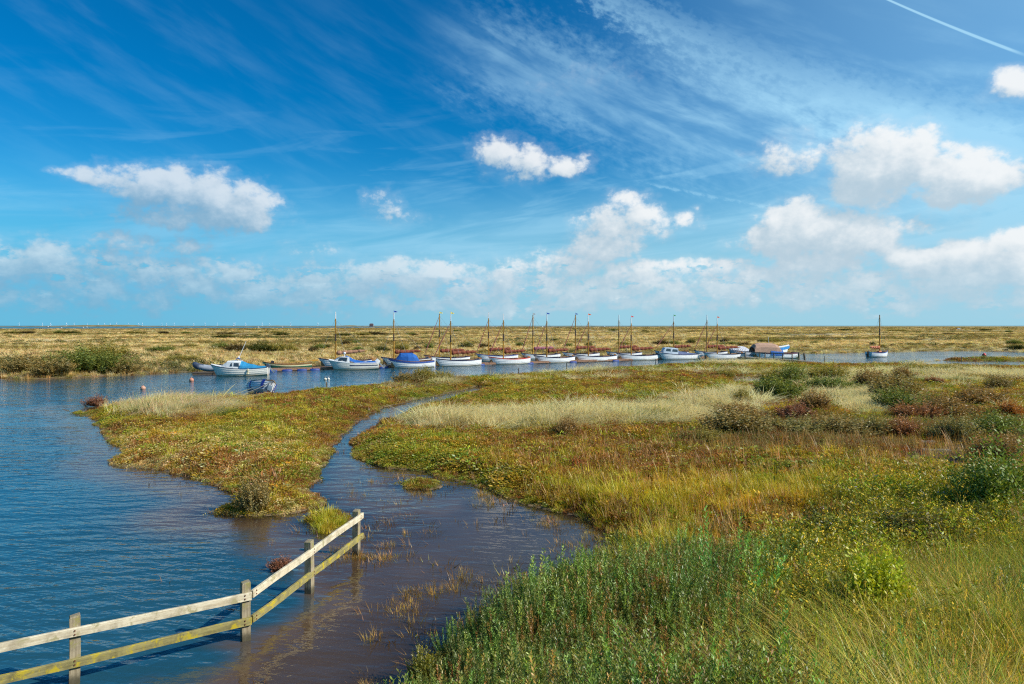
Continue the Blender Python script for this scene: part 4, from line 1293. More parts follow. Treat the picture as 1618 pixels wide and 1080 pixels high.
class Hull:
    """bow at -L/2, stern at +L/2 along the boat's own x axis, waterline at z = 0"""
    def __init__(s, L, B, bow=1.0, mid=0.62, stern=0.76, tw=0.62, rake=0.10, keel=-0.28, strakes=6, lap=0.02, full=1.9):
        s.L, s.B, s.bow, s.mid, s.stern, s.tw, s.rake, s.keel, s.strakes, s.lap, s.full = L, B, bow, mid, stern, tw, rake, keel, strakes, lap, full

    def half(s, f):
        tm = 0.55
        if f < tm: return max(0.02, s.B / 2 * (1 - (1 - f / tm) ** s.full) ** 0.85)
        return s.B / 2 * (1 - (1 - s.tw) * ((f - tm) / (1 - tm)) ** 2)

    def sheer(s, f):
        q = 0.6
        return s.mid + (s.bow - s.mid) * max(0, 1 - f / q) ** 2 + (s.stern - s.mid) * max(0, (f - q) / (1 - q)) ** 2

    def keelz(s, f):
        return s.keel + (s.bow * 0.9 - s.keel) * max(0, 1 - f / 0.10) ** 2 * 0.45 + 0.14 * max(0, (f - .7) / .3)

    def x(s, f, k):
        """k: 0 at the sheer, 1 at the keel; the stem leans forward"""
        return -s.L / 2 + s.L * f + s.rake * s.L * k * max(0, 1 - f / 0.35) ** 2

    def pt(s, f, k, side, inset=0.0):
        h = max(0.0, s.half(f) - inset)
        y = h * max(0.0, 1 - k ** 3.8) ** 0.52
        z = s.sheer(f) + (s.keelz(f) - s.sheer(f)) * k
        return Vector((s.x(f, k), side * y, z))

    def shell(s, name, mat, parent, ns=26):
        mb = MB()
        for side in (-1, 1):
            for j in range(s.strakes):
                k0, k1 = j / s.strakes, (j + 1) / s.strakes
                r0 = []; r1 = []; r2 = []
                for i in range(ns):
                    f = i / (ns - 1)
                    a, b_ = s.pt(f, k0, side), s.pt(f, k1, side)
                    lap = s.lap * min(1, f * 8)
                    r0.append(a); r1.append(b_ + Vector((0, side * lap, 0)) * (1 if j < s.strakes - 1 else 0)); r2.append(b_)
                mb.grid([r0, r1, r2])
        tr = [s.pt(1, j / s.strakes, -1) for j in range(s.strakes + 1)] + [s.pt(1, j / s.strakes, 1) for j in range(s.strakes - 1, -1, -1)]
        mb.poly(tr)
        return mb.build(name, mat, parent)

    def inside(s, name, mat, parent, floor=0.10, f0=0.06, f1=0.97, inset=0.05):
        mb = MB(); ns = 18
        rows = [[], [], [], []]
        for i in range(ns):
            f = f0 + (f1 - f0) * i / (ns - 1)
            h = max(0.01, s.half(f) - inset)
            zf = min(max(floor, s.keelz(f) + .12), s.sheer(f) - .1)
            x = s.x(f, 0)
            for r, (y, z) in zip(rows, ((-h, s.sheer(f) - .01), (-h * .8, zf), (h * .8, zf), (h, s.sheer(f) - .01))): r.append((x, y, z))
        mb.grid(rows)
        for i in (0, -1): mb.poly([rows[0][i], rows[1][i], rows[2][i], rows[3][i]])
        return mb.build(name, mat, parent)

    def rail(s, name, mat, parent, wd=0.05, hg=0.07, drop=0.0, proud=0.015, f0=0.0, f1=1.0):
        mb = MB(); ns = 26
        for side in (-1, 1):
            rows = [[], [], [], []]
            for i in range(ns):
                f = f0 + (f1 - f0) * i / (ns - 1)
                h = s.half(f); z = s.sheer(f) - drop; x = s.x(f, 0)
                for r, (y, zz) in zip(rows, ((h + proud, z + .015), (h + proud, z - hg), (max(h - wd, 0.0), z - hg), (max(h - wd, 0.0), z + .015))): r.append((x, side * y, zz))
            mb.grid(list(zip(*rows)), close=True)
        return mb.build(name, mat, parent)

    def deck(s, name, mat, parent, f0, f1, camber=0.06, drop=0.02):
        mb = MB(); ns = 16; rows = []
        for i in range(ns):
            f = f0 + (f1 - f0) * i / (ns - 1)
            h = s.half(f) - .01; z = s.sheer(f) - drop
            rows.append([(s.x(f, 0), h * q, z + camber * (1 - q * q)) for q in (-1, -.5, 0, .5, 1)])
        mb.grid(rows)
        e = rows[-1]; mb.poly([*e, (e[-1][0], e[-1][1], e[-1][2] - .3), (e[0][0], e[0][1], e[0][2] - .3)])
        return mb.build(name, mat, parent)

    def thwarts(s, parent, fs, mat):
        for f in fs:
            mb = MB(); h = s.half(f) - .06
            mb.box((s.x(f, 0), 0, s.sheer(f) - .16), (.24, 2 * h, .04))
            mb.build('thwart', mat, parent)


def lumpy(mb, a, b, r, n=14, seed=0, flat=1.25):
    """a sail or cover rolled up and lashed along a spar"""
    rg = random.Random(seed)
    a, b = Vector(a), Vector(b)
    pts = []; rad = []
    for k in range(n + 1):
        f = k / n
        pts.append(a.lerp(b, f) + Vector((0, rg.uniform(-.015, .015), rg.uniform(-.02, .02))))
        rad.append(r * (1.15 - .45 * f) * (.72 if k % 3 == 0 else rg.uniform(.9, 1.15)) * (.35 if k in (0, n) else 1))
    mb.path(pts, rad, 8, flat=flat)


def mast_set(root, xm, zb, ztop, L, hull, boomL, sailmat, seed, flag=None, white_top=True, jib=True, boom_z=1.35, boom_rise=0.12, stays=True, crutch=True, lean=0.0):
    up = lambda z: Vector((xm + lean * (z - zb), 0, z))
    mb = MB()
    zs = ztop - (0.75 if white_top else 0.10)
    mb.path([up(zb), up(zb + (zs - zb) * .5), up(zs)], [.085, .078, .060], 8)
    mast = mb.build('mast', MASTW, root, smooth=False)
    mb = MB(); mb.path([up(zb + (zs - zb) * .52), up(zb + (zs - zb) * .68)], [.084, .078], 8); mb.build('mast_sleeve', MASTD, mast)
    mb = MB(); mb.path([up(zs), up(ztop)], [.062, .045], 8); mb.build('mast_head', MWHITE if white_top else MASTD, mast)
    if flag:
        mb = MB()
        p0 = up(ztop) + Vector((0, 0, .02))
        mb.path([up(ztop - .05), up(ztop + .30)], .012, 5)
        mb.build('flag_staff', METAL, mast)
        mb = MB()
        for k in range(4):
            x0, x1 = .02 + .10 * k, .02 + .10 * (k + 1)
            y0, y1 = .04 * math.sin(k * 1.7), .04 * math.sin((k + 1) * 1.7)
            h0, h1 = .19 - .03 * k, .19 - .03 * (k + 1)
            for yy in (0, .006):
                mb.poly([p0 + Vector((x0, y0 + yy, .02)), p0 + Vector((x1, y1 + yy, .02)), p0 + Vector((x1, y1 + yy, .02 + h1)), p0 + Vector((x0, y0 + yy, .02 + h0))])
        mb.build('pennant', FLAG[flag], mast)
    # boom with the sail rolled on it
    mb = MB(); e = Vector((xm + boomL, 0, boom_z + boom_rise))
    mb.path([(xm + .06, 0, boom_z - .02), e], [.045, .035], 7); boom = mb.build('boom', MASTW, root)
    mb = MB(); lumpy(mb, (xm + .05, 0, boom_z + .07), (xm + boomL * .93, 0, boom_z + boom_rise + .05), .17, 16, seed); mb.build('furled_sail', sailmat, boom)
    if crutch:
        mb = MB(); xc = xm + boomL * .9; hb = boom_z + boom_rise * .9 - .06
        f_ = (xc + L / 2) / L
        zz = hull.sheer(min(max(f_, 0), 1)) - .1
        for sd in (-1, 1): mb.path([(xc, sd * .30, zz), (xc, sd * .03, hb)], .022, 5)
        mb.build('boom_crutch', INW, root)
    xb = hull.x(0.03, 0); zbw = hull.sheer(0) + .02
    if jib:
        mb = MB(); a = Vector((xb, 0, zbw + .15)); b_ = up(zs - .15)
        mb.path([a, a.lerp(b_, .15), a.lerp(b_, .6), b_], [.028, .050, .042, .018], 6)
        mb.build('furled_jib', REDJ, root)
    if stays:
        mb = MB(); a = up(zs)
        h_ = hull.half(.45)
        xs = hull.x(.48, 0)
        for sd in (-1, 1): mb.path([(xs + .25, sd * h_, hull.sheer(.48)), a], .010, 4)
        if not jib: mb.path([(xb, 0, zbw), a], .010, 4)
        mb.path([e, a + Vector((0, 0, -.1))], .009, 4)
        mb.build('rigging', WIRE, root)


LINE = R(26.6)            # the pontoon and the boats along it lie on this bearing
LD = Vector((math.cos(LINE), math.sin(LINE), 0)); LN = Vector((-math.sin(LINE), math.cos(LINE), 0))


def berth(xa, xb, yw, ang=LINE):
    """centre and length of a boat whose hull spans xa..xb in the photograph, waterline at yw in its middle"""
    c = at((xa + xb) / 2, yw)
    d = Vector((math.cos(ang), math.sin(ang), 0))
    lo, hi = 0.5, 15.0
    for _ in range(40):
        Lm = (lo + hi) / 2
        p, q = c - d * Lm / 2, c + d * Lm / 2
        if (q.x / q.y - p.x / p.y) * F < xb - xa: lo = Lm
        else: hi = Lm
    mid = ((c - d * Lm / 2).x / (c - d * Lm / 2).y + (c + d * Lm / 2).x / (c + d * Lm / 2).y) / 2 * F + CX
    c = c + d * (((xa + xb) / 2 - mid) / F * c.y)
    return c, Lm


G_SAIL = 'open sailing dinghies moored in a row along the pontoon'


def sailing_boat(c, L, label, trim=NAVY, hullm=WHITE, mast_f=.36, ztop=5.9, boomL=3.3, sail=RUSTS, flag=None, seed=0, ang=LINE, group=G_SAIL, B=1.9, boom_z=1.35, jib=True, rise=.12, white_top=True, crutch=True, lean=0.0):
    root = empty('sailing_dinghy', c, ang + R(random.uniform(-.8, .8)))
    h = Hull(L, B, bow=random.uniform(.92, 1.0), mid=.62, stern=.74, tw=.60)
    h.shell('hull', hullm, root)
    h.rail('gunwale', trim, root)
    h.inside('cockpit', INW, root)
    h.deck('foredeck', INW, root, .03, .26)
    h.thwarts(root, (.46, .66, .86), VARN)
    mb = MB(); xs = L / 2
    mb.bar((xs + .05, 0, -.2), (xs + .10, 0, .85), .04, .34); mb.bar((xs + .10, 0, .86), (xs - .75, 0, .92), .04, .05)
    mb.build('rudder', VARN, root)
    xm = h.x(mast_f, 0)
    mast_set(root, xm, .12, ztop, L, h, boomL, sail, seed, flag, white_top=white_top, jib=jib, boom_z=boom_z, boom_rise=rise, crutch=crutch, lean=lean)
    tag(root, label, 'sailing boat', group)
    return root, h


def outboard(root, x, z, mat_cowl, tilt=0.6, sc=1.0):
    """a small outboard motor hung on the transom, tipped up"""
    mb = MB(); q = Euler((0, tilt, 0)).to_matrix()
    f = lambda *p: Vector((x, 0, z)) + q @ (Vector(p) * sc)
    mb.box(f(.05, 0, .22), (.42 * sc, .28 * sc, .34 * sc), q, taper=.8)
    mb.box(f(.05, 0, .02), (.34 * sc, .24 * sc, .10 * sc), q)
    cowl = mb.build('outboard_motor', mat_cowl, root)
    mb = MB()
    mb.bar(f(.06, 0, 0), f(.06, 0, -.60), .10 * sc, .14 * sc)
    mb.box(f(.14, 0, -.50), (.34 * sc, .16 * sc, .03 * sc), q)
    mb.path([f(-.02, 0, -.66), f(.26, 0, -.66)], [.06 * sc, .05 * sc], 7)
    for k in range(3):
        a = k * 2.094
        mb.bar(f(.28, 0, -.66), f(.29, math.sin(a) * .13, -.66 + math.cos(a) * .13), .02 * sc, .07 * sc)
    mb.build('motor_leg', METAL if mat_cowl is not DARK else DARK, cowl)


def sheet(rows, name, mat, parent, th=0.02):
    """cloth stretched over hoops: the same rows again just beneath, closed round the rim"""
    mb = MB()
    mb.grid(rows)
    mb.grid([[Vector(p) - Vector((0, 0, th)) for p in r][::-1] for r in rows])
    return mb.build(name, mat, parent)


# -- front row, left to right
# white motor boat with wheelhouse and turquoise cover
c, L = berth(332, 424, 593, R(12))
root = empty('motor_boat', c, R(12))
h = Hull(L, 2.0, bow=1.02, mid=.66, stern=.74, tw=.82, rake=.10, strakes=6, lap=.022)
h.shell('hull', CREAM, root); h.rail('gunwale', NAVY, root, hg=.035)
h.deck('foredeck', WHITE, root, .02, .52, camber=.10); h.inside('cockpit', INW, root, f0=.5)
X0, X1 = h.x(.22, 0), h.x(.535, 0)
mb = MB(); rows = []
for f, top, ins in ((.20, .04, .16), (.30, .52, .24), (.42, .60, .26), (.535, .60, .24)):
    hw = h.half(f) - .12; z0 = h.sheer(f)
    rows.append([(h.x(f, 0), -hw, z0), (h.x(f, 0) + .02, -hw + ins * .4, z0 + top * .9), (h.x(f, 0) + .03, -hw * .5, z0 + top * 1.06), (h.x(f, 0) + .03, hw * .5, z0 + top * 1.06), (h.x(f, 0) + .02, hw - ins * .4, z0 + top * .9), (h.x(f, 0), hw, z0)])
mb.grid(rows); mb.poly(rows[-1]); mb.poly(rows[0][::-1])
cab = mb.build('wheelhouse', WHITE, root)
for side in (-1, 1):
    for (fa, fb, za, zb_) in ((.425, .52, .16, .47), (.36, .40, .16, .44)):
        mb = MB(); pts = []
        for f, zz in ((fa, za), (fb, za), (fb - .008, zb_), (fa + (.02 if fa < .4 else .006), zb_)):
            hw = h.half(f) - .12 - (.26 * .4) * zz / .54 + .014
            pts.append((h.x(f, 0) + .01, side * hw, h.sheer(f) + zz))
        mb.poly(pts); inner = [Vector(p) - Vector((0, side * .02, 0)) for p in pts]; mb.poly(inner[::-1])
        mb.build('side_window', GLASS, cab)
for side in (-1, 1):
    mb = MB(); pts = []
    for f, zz, ys in ((.272, .33, .08), (.272, .33, .74), (.305, .53, .70), (.305, .53, .08)):
        hw = h.half(f) - .12
        pts.append((h.x(f, 0) - .035, side * hw * ys, h.sheer(f) + zz))
    mb.poly(pts); mb.poly([(p[0] + .02, p[1], p[2]) for p in pts][::-1]); mb.build('windscreen', GLASS, cab)
rows = []
for k in range(9):
    f = .535 + .43 * k / 8; hw = h.half(f) + .015; z0 = h.sheer(f) - .05
    zt = h.sheer(f) + .55 * (1 - k / 8) ** 1.5 + .06 + .03 * math.sin(k * 2)
    rows.append([(h.x(f, 0), -hw, z0), (h.x(f, 0), -hw * .9, z0 + (zt - z0) * .45), (h.x(f, 0), -hw * .35, zt - .03), (h.x(f, 0), 0, zt + .02), (h.x(f, 0), hw * .35, zt - .03), (h.x(f, 0), hw * .9, z0 + (zt - z0) * .45), (h.x(f, 0), hw, z0)])
sheet(rows, 'cockpit_cover', TEALC, root)
mb = MB(); zr = h.sheer(.5) + .60
for side in (-1, 1): mb.path([(X1 - .45, side * .4, zr), (X1 - .40, side * .25, zr + .2), (X1 - .1, side * .25, zr + .2), (X1 - .05, side * .4, zr - .02)], .022, 5)
mb.box((X1 - .25, 0, zr + .22), (.3, .55, .03)); mb.build('mast_bracket', BLUETRIM, root)
mb = MB(); mb.path([(X1 - .25, 0, zr + .2), (X1 + .38, 0, zr + 1.75)], [.03, .018], 6); mb.ball((X1 - .24, 0, zr + .32), .09); mb.build('short_mast', MWHITE, root)
mb = MB(); mb.path([(h.x(.17, 0), .3, h.sheer(.17)), (h.x(.17, 0) + .02, .3, h.sheer(.17) + .16)], [.22, .12], 9); mb.build('deck_hatch', DARK, root)
mb = MB(); mb.path([(h.x(.68, 0), -h.half(.68) - .03, .66), (h.x(.68, 0), -h.half(.68) - .10, .52), (h.x(.68, 0), -h.half(.68) - .10, .22), (h.x(.68, 0), -h.half(.68) - .08, .14)], [.015, .075, .08, .02], 7); mb.build('fender', CREAMTRIM, root)
outboard(root, L / 2 + .04, .66, DGREY, -.75, .85)
tag(root, 'white motor boat with windowed wheelhouse and turquoise cockpit cover, short leaning mast', 'motor boat')

# grey inflatable on its float, behind
c, L = berth(303, 352, 590, R(14)); c = c + Vector((0, 1.4, 0))
root = empty('inflatable_boat', c, R(14))
mb = MB(); L2 = L * 1.25
tube_ = []
for k in range(25):
    f = k / 24 * 2 - 1
    a = abs(f)
    xx = -L2 / 2 + L2 * (a ** 1.6); yy = .72 * (1 if f > 0 else -1) * min(1, (a * 2.0)) ** .6
    zz = .42 + .38 * max(0, 1 - a * 1.6) ** 1.5
    tube_.append((xx, yy, zz))
mb.path(tube_, [.14] + [.23] * 23 + [.14], 10); tb = mb.build('side_tube', GREY, root, smooth=True)
mb = MB(); k_ = 12
mb.path(tube_[8:17], [.236] * 9, 10); mb.build('bow_patch', DGREY, tb, smooth=True)
mb = MB(); rows = [[(-L2 / 2 + .25, 0, .52)] * 3] + [[(x_, -.6 * w_, .32), (x_, 0, .05 + z_), (x_, .6 * w_, .32)] for x_, w_, z_ in ((-L2 / 2 + .7, .7, .12), (0, 1, 0), (L2 / 2 - .1, 1, 0))]
mb.grid(rows); mb.poly(rows[-1]); mb.build('hull', GREY, root)
mb = MB(); mb.box((.3, 0, .5), (.5, .4, .5), taper=.8); mb.build('console', DARK, root)
tag(root, 'grey inflatable boat with upturned dark bow on a low float', 'inflatable boat')
o = None
mb = MB(); mb.box((0, 0, .05), (3.0, 1.1, .22)); mb.box((0, 0, .18), (3.06, 1.16, .04)); o = mb.build('mooring_float', wood('dark_float_wood', (0.16, 0.12, 0.09), (0.09, 0.07, 0.05)))
p = at(330, 592); o.location = (p.x, p.y + .6, .02); o.rotation_euler = (0, 0, R(12))
tag(o, 'dark low wooden float beneath the grey inflatable boat', 'float')

# green clinker boat behind the turquoise covered one
c, L = berth(402, 483, 585.5, R(16)); c = c + Vector((.15, 1.6, 0))
root = empty('rowing_boat', c, R(16))
h = Hull(L, 1.7, bow=.86, mid=.58, stern=.66, tw=.66, strakes=6, lap=.022)
h.shell('hull', GREENH, root); h.rail('gunwale', VARN, root, hg=.05); h.rail('rubbing_band', CREAMTRIM, root, drop=.10, hg=.10, proud=.022)
h.inside('cockpit', INW, root); h.thwarts(root, (.3, .5, .72), VARN)
for y_ in (-.2, .15):
    mb = MB(); mb.path([(.3, y_, .72), (2.4, y_ + .15, .88)], .025, 6); mb.bar((2.4, y_ + .15, .88), (2.95, y_ + .18, .92), .02, .14); mb.build('oar', paint('oar_varnish', (0.60, 0.30, 0.04), .5, .1), root)
outboard(root, -L / 2 + .9, .62, DARK, .2, .8)
tag(root, 'dark green open rowing boat with cream band and oars aboard', 'rowing boat')

# white motor cruiser with low windscreen and blue cover
c, L = berth(518, 597, 583.5, R(18))
root = empty('motor_boat', c, R(18))
h = Hull(L, 2.0, bow=1.0, mid=.70, stern=.70, tw=.86, rake=.11, lap=.004)
h.shell('hull', CREAM, root); h.rail('gunwale', WHITE, root, hg=.04); h.rail('blue_stripe', NAVY, root, drop=.22, hg=.06, proud=.02, f0=.42, f1=.98)
h.deck('foredeck', WHITE, root, .02, .42, camber=.14); h.inside('cockpit', INW, root, f0=.42)
mb = MB(); rows = []
for f, top in ((.12, .02), (.19, .36), (.27, .50), (.39, .56), (.415, .54)):
    hw = h.half(f) - .10; z0 = h.sheer(f)
    rows.append([(h.x(f, 0), -hw, z0), (h.x(f, 0), -hw + .12, z0 + top), (h.x(f, 0), hw - .12, z0 + top), (h.x(f, 0), hw, z0)])
mb.grid(rows); mb.poly(rows[-1]); mb.poly(rows[0][::-1]); cab = mb.build('cabin', WHITE, root)
for side in (-1, 1):
    mb = MB(); pts = []
    for f, q in ((.20, .10), (.36, .10), (.375, .48), (.265, .46), (.215, .34)):
        hw = h.half(f) - .10 - .12 * q / .5 + .016; pts.append((h.x(f, 0), side * hw, h.sheer(f) + q))
    mb.poly(pts); mb.poly([Vector(p) - Vector((0, side * .02, 0)) for p in pts][::-1]); mb.build('side_window', GLASS, cab)
mb = MB(); pts = [(h.x(.19, 0) - .02, -.5, h.sheer(.19) + .38), (h.x(.19, 0) - .02, .5, h.sheer(.19) + .38), (h.x(.262, 0) - .02, .5, h.sheer(.262) + .52), (h.x(.262, 0) - .02, -.5, h.sheer(.262) + .52)]
mb.poly(pts); mb.poly([Vector(p) + Vector((.02, 0, -.02)) for p in pts][::-1]); mb.build('windscreen', GLASS, cab)
rows = []
for k in range(10):
    f = .36 + .60 * k / 9; hw = h.half(f) * (.72 + .3 * min(1, k / 4)); z0 = h.sheer(f) - .04 + .35 * max(0, 1 - k / 3)
    zt = h.sheer(f) + .08 + .55 * max(0, 1 - k / 4.5) ** 1.3 + .035 * math.sin(k * 1.9)
    rows.append([(h.x(f, 0), -hw, z0), (h.x(f, 0), -hw * .85, z0 + (zt - z0) * .6), (h.x(f, 0), 0, zt + .05), (h.x(f, 0), hw * .85, z0 + (zt - z0) * .6), (h.x(f, 0), hw, z0)])
sheet(rows, 'cockpit_cover', BLUEC, root)
mb = MB(); xr = h.x(.33, 0); mb.path([(xr, 0, h.sheer(.3) + .52), (xr, 0, h.sheer(.3) + .78)], .03, 6); mb.ball((xr, 0, h.sheer(.3) + .88), .13, scale=(1, 1, .8)); mb.build('radar_dome', MWHITE, root)
outboard(root, L / 2 + .06, .62, MWHITE, -.75, 1.05)
tag(root, 'cream white motor cruiser with sloping dark windscreen and long blue cockpit cover', 'motor boat')

# white boat under a blue tent
c, L = berth(614, 684, 580.5, R(22))
root = empty('day_boat', c, R(22))
h = Hull(L, 1.95, bow=.98, mid=.64, stern=.74, tw=.66, lap=.015)
h.shell('hull', WHITE, root); h.rail('gunwale', BLUETRIM, root, hg=.17, proud=.018); h.rail('wooden_capping', VARN, root, hg=.02, drop=-.035, proud=.03, wd=.09)
h.deck('foredeck', VARN, root, .03, .2); h.inside('cockpit', INW, root); h.thwarts(root, (.72, .86), VARN)
rows = []
for k, (f, zt, w_) in enumerate(((.16, .10, .5), (.26, .78, .72), (.40, .86, .92), (.52, .90, .96), (.60, .70, .98), (.66, .10, .99))):
    hw = h.half(f) * w_; z0 = h.sheer(f) + .01
    rows.append([(h.x(f, 0), -hw, z0), (h.x(f, 0), -hw * .84, z0 + zt * .5), (h.x(f, 0), -hw * .5, z0 + zt * .92), (h.x(f, 0), 0, z0 + zt), (h.x(f, 0), hw * .5, z0 + zt * .92), (h.x(f, 0), hw * .84, z0 + zt * .5), (h.x(f, 0), hw, z0)])
sheet(rows, 'tent_cover', BLUEC, root)
mb = MB(); mb.bar((L / 2 + .06, 0, -.2), (L / 2 + .12, 0, .95), .05, .36); mb.build('rudder', WHITE, root)
tag(root, 'white day boat with blue gunwale under a peaked bright blue tent cover', 'day boat')

# sailing dinghies of the front row
FRONT = [
    (684, 757.5, 577.8, 'white sailing dinghy right of the blue-tented boat, yellow pennant on its white-topped mast', NAVY, RUSTS, 'yellow', 711.5),
    (771, 834.5, 575.0, 'white sailing dinghy with a bright red gunwale', REDTRIM, RUSTS, None, 795),
    (843, 904.5, 572.6, 'white sailing dinghy with dark gunwale and blue pennant, right of the red-gunwaled one', NAVY, RUSTS, 'blue', 863.6),
    (906, 970.5, 570.6, 'white sailing dinghy with dark gunwale and orange pennant, second right of the red-gunwaled one', NAVY, RUSTS, 'orange', 929.2),
    (974.5, 1037.5, 568.8, 'white sailing dinghy with small red pennant, just left of the little blue-grey cabin boat', NAVY, RUSTS, 'red', 997),
    (1111, 1171.5, 566.6, 'white sailing dinghy with red-orange pennant, right of the little cabin boat and nearest the jetty', NAVY, RUSTS, 'orange', 1133),
]
for k, (xa, xb, yw, lab, trim, sail, flag, mx) in enumerate(FRONT):
    c, L = berth(xa, xb, yw)
    mf = (mx - xa) / (xb - xa) + .0
    ytop = [492, 495, 493, 494.5, 498, 499][k]
    sailing_boat(c, L, lab, trim, WHITE, mf, H + (HY - ytop) / F * (c.y - 1.2) - (.25 if flag else 0), 0.60 * L, sail, flag, k, B=1.95)

# the little cabin boat between them
c, L = berth(1040, 1103, 567.6)
root = empty('cabin_boat', c, LINE)
h = Hull(L, 1.95, bow=1.02, mid=.66, stern=.72, tw=.7, lap=.012)
h.shell('hull', WHITE, root); h.rail('gunwale', NAVY, root); h.deck('foredeck', WHITE, root, .02, .4, camber=.08); h.inside('cockpit', INW, root, f0=.38)
mb = MB(); rows = []
for f, top in ((.10, .32), (.14, .66), (.26, .74), (.40, .74)):
    hw = h.half(f) - .10; z0 = h.sheer(f)
    rows.append([(h.x(f, 0), -hw, z0), (h.x(f, 0), -hw + .08, z0 + top), (h.x(f, 0), 0, z0 + top + .07), (h.x(f, 0), hw - .08, z0 + top), (h.x(f, 0), hw, z0)])
mb.grid(rows); mb.poly(rows[-1]); mb.poly(rows[0][::-1]); cab = mb.build('cabin', paint('pale_blue_cabin', (0.55, 0.63, 0.70), .4, .06), root)
for side in (-1, 1):
    for fa, fb in ((.15, .24), (.27, .385)):
        mb = MB(); pts = []
        for f, q in ((fa, .30), (fb, .30), (fb, .62), (fa + .015, .62)):
            hw = h.half(f) - .10 - .08 * q / .74 + .015; pts.append((h.x(f, 0), side * hw, h.sheer(f) + q))
        mb.poly(pts); mb.poly([Vector(p) - Vector((0, side * .02, 0)) for p in pts][::-1]); mb.build('side_window', GLASS, cab)
rows = []
for k in range(8):
    f = .41 + .45 * k / 7; hw = h.half(f) * .97; z0 = h.sheer(f) - .02; zt = z0 + .12 + .45 * (1 - k / 7) ** 1.2 + .03 * math.sin(k * 2.2)
    rows.append([(h.x(f, 0), -hw, z0), (h.x(f, 0), -hw * .8, z0 + (zt - z0) * .55), (h.x(f, 0), 0, zt), (h.x(f, 0), hw * .8, z0 + (zt - z0) * .55), (h.x(f, 0), hw, z0)])
sheet(rows, 'cockpit_cover', SLATEC, root)
tag(root, 'small white boat with pale blue windowed cabin and slate cover among the dinghies', 'cabin boat')

# rear row, on the other side of the pontoon: bows and masts show past the front row
REAR = [
    (502, 530, 579.5, R(20), 'white sailing dinghy half hidden behind the cream motor cruiser, tan rolled sail', TANS, None, 492, NAVY, WHITE, False),
    (601, 622.5, 576.6, R(23), 'white sailing dinghy behind the blue-tented boat, blue pennant on a tall mast', RUSTS, 'blue', 490, NAVY, CREAM, False),
    (669.5, 694.5, 573.8, LINE, 'sailing dinghy with dark gunwale behind the one with two yellow pennants side by side, its mast the left of that pair', RUSTS, 'yellow', 492, NAVY, WHITE, True),
    (751.5, 771.8, 570.4, LINE, 'sailing dinghy with blue gunwale half hidden behind the red-gunwaled one', RUSTS, None, 493, BLUETRIM, WHITE, True),
    (822.5, 842, 568.2, LINE, 'sailing dinghy behind the row with a purple sail cover on its boom', PURP, 'grey', 494, NAVY, WHITE, True),
    (887.5, 909, 566.6, LINE, 'rear-row sailing dinghy with a blue pennant on a mast without a white top', RUSTS, 'blue', 494, NAVY, WHITE, True),
    (957.5, 978, 565.2, LINE, 'rear-row sailing dinghy with a plain white mast top, left of the red pennant', RUSTS, None, 497, NAVY, WHITE, False),
    (1034, 1064.7, 564.4, LINE, 'sailing dinghy behind the little cabin boat, its mast rising over the cabin', RUSTS, 'green', 496.5, NAVY, WHITE, True),
    (1097, 1117, 563.6, LINE, 'sailing dinghy in the rear row beside the one nearest the jetty', RUSTS, None, 497, NAVY, WHITE, True),
]
for k, (xb_, mx, yw, ang, lab, sail, flag, ytop, trim, hm, jib) in enumerate(REAR):
    p = at(xb_, yw)
    L = 5.6
    d = Vector((math.cos(ang), math.sin(ang), 0))
    c = p + d * L / 2
    # how far along the boat the mast stands
    best = min(np.linspace(.1, .6, 60), key=lambda f: abs(CX + F * (p + d * L * f).x / (p + d * L * f).y - mx))
    pm = p + d * L * best
    lab = {2: 'sailing dinghy mostly hidden behind another, its yellow pennant on an all brown mast'}.get(k, lab)
    sailing_boat(c, L, lab, trim, hm, best, H + (HY - ytop) / F * pm.y - (.25 if flag else 0), 3.35, sail, flag, 20 + k, ang=ang, jib=jib, white_top=k not in (2, 4, 5), rise=.30 if k == 0 else .12)

# grey striped cover, tan canopy, blue boat: the huddle by the jetty
c, L = berth(1160, 1194, 562.0, R(24)); c = c + Vector((0, 2.0, 0))
root = empty('covered_boat', c, R(24))
h = Hull(L * 1.08, 1.9, bow=.95, mid=.62, stern=.7, tw=.7)
h.shell('hull', paint('grey_hull_paint', (0.45, 0.46, 0.48), .4, .08), root); h.rail('gunwale', NAVY, root)
rows = []
for k in range(10):
    f = .02 + .96 * k / 9; hw = h.half(f) + .03; z0 = h.sheer(f) - .12; zt = h.sheer(f) + .10 + .75 * math.sin(min(1, k / 9 * 1.1) * math.pi) ** .8 * (.6 + .5 * k / 9)
    rows.append([(h.x(f, 0), -hw, z0), (h.x(f, 0), -hw * .75, z0 + (zt - z0) * .5), (h.x(f, 0), 0, zt), (h.x(f, 0), hw * .75, z0 + (zt - z0) * .5), (h.x(f, 0), hw, z0)])
sheet(rows, 'boat_cover', STRIPE, root)
tag(root, 'boat under a ridged white and grey striped cover left of the tan canopy', 'covered boat')

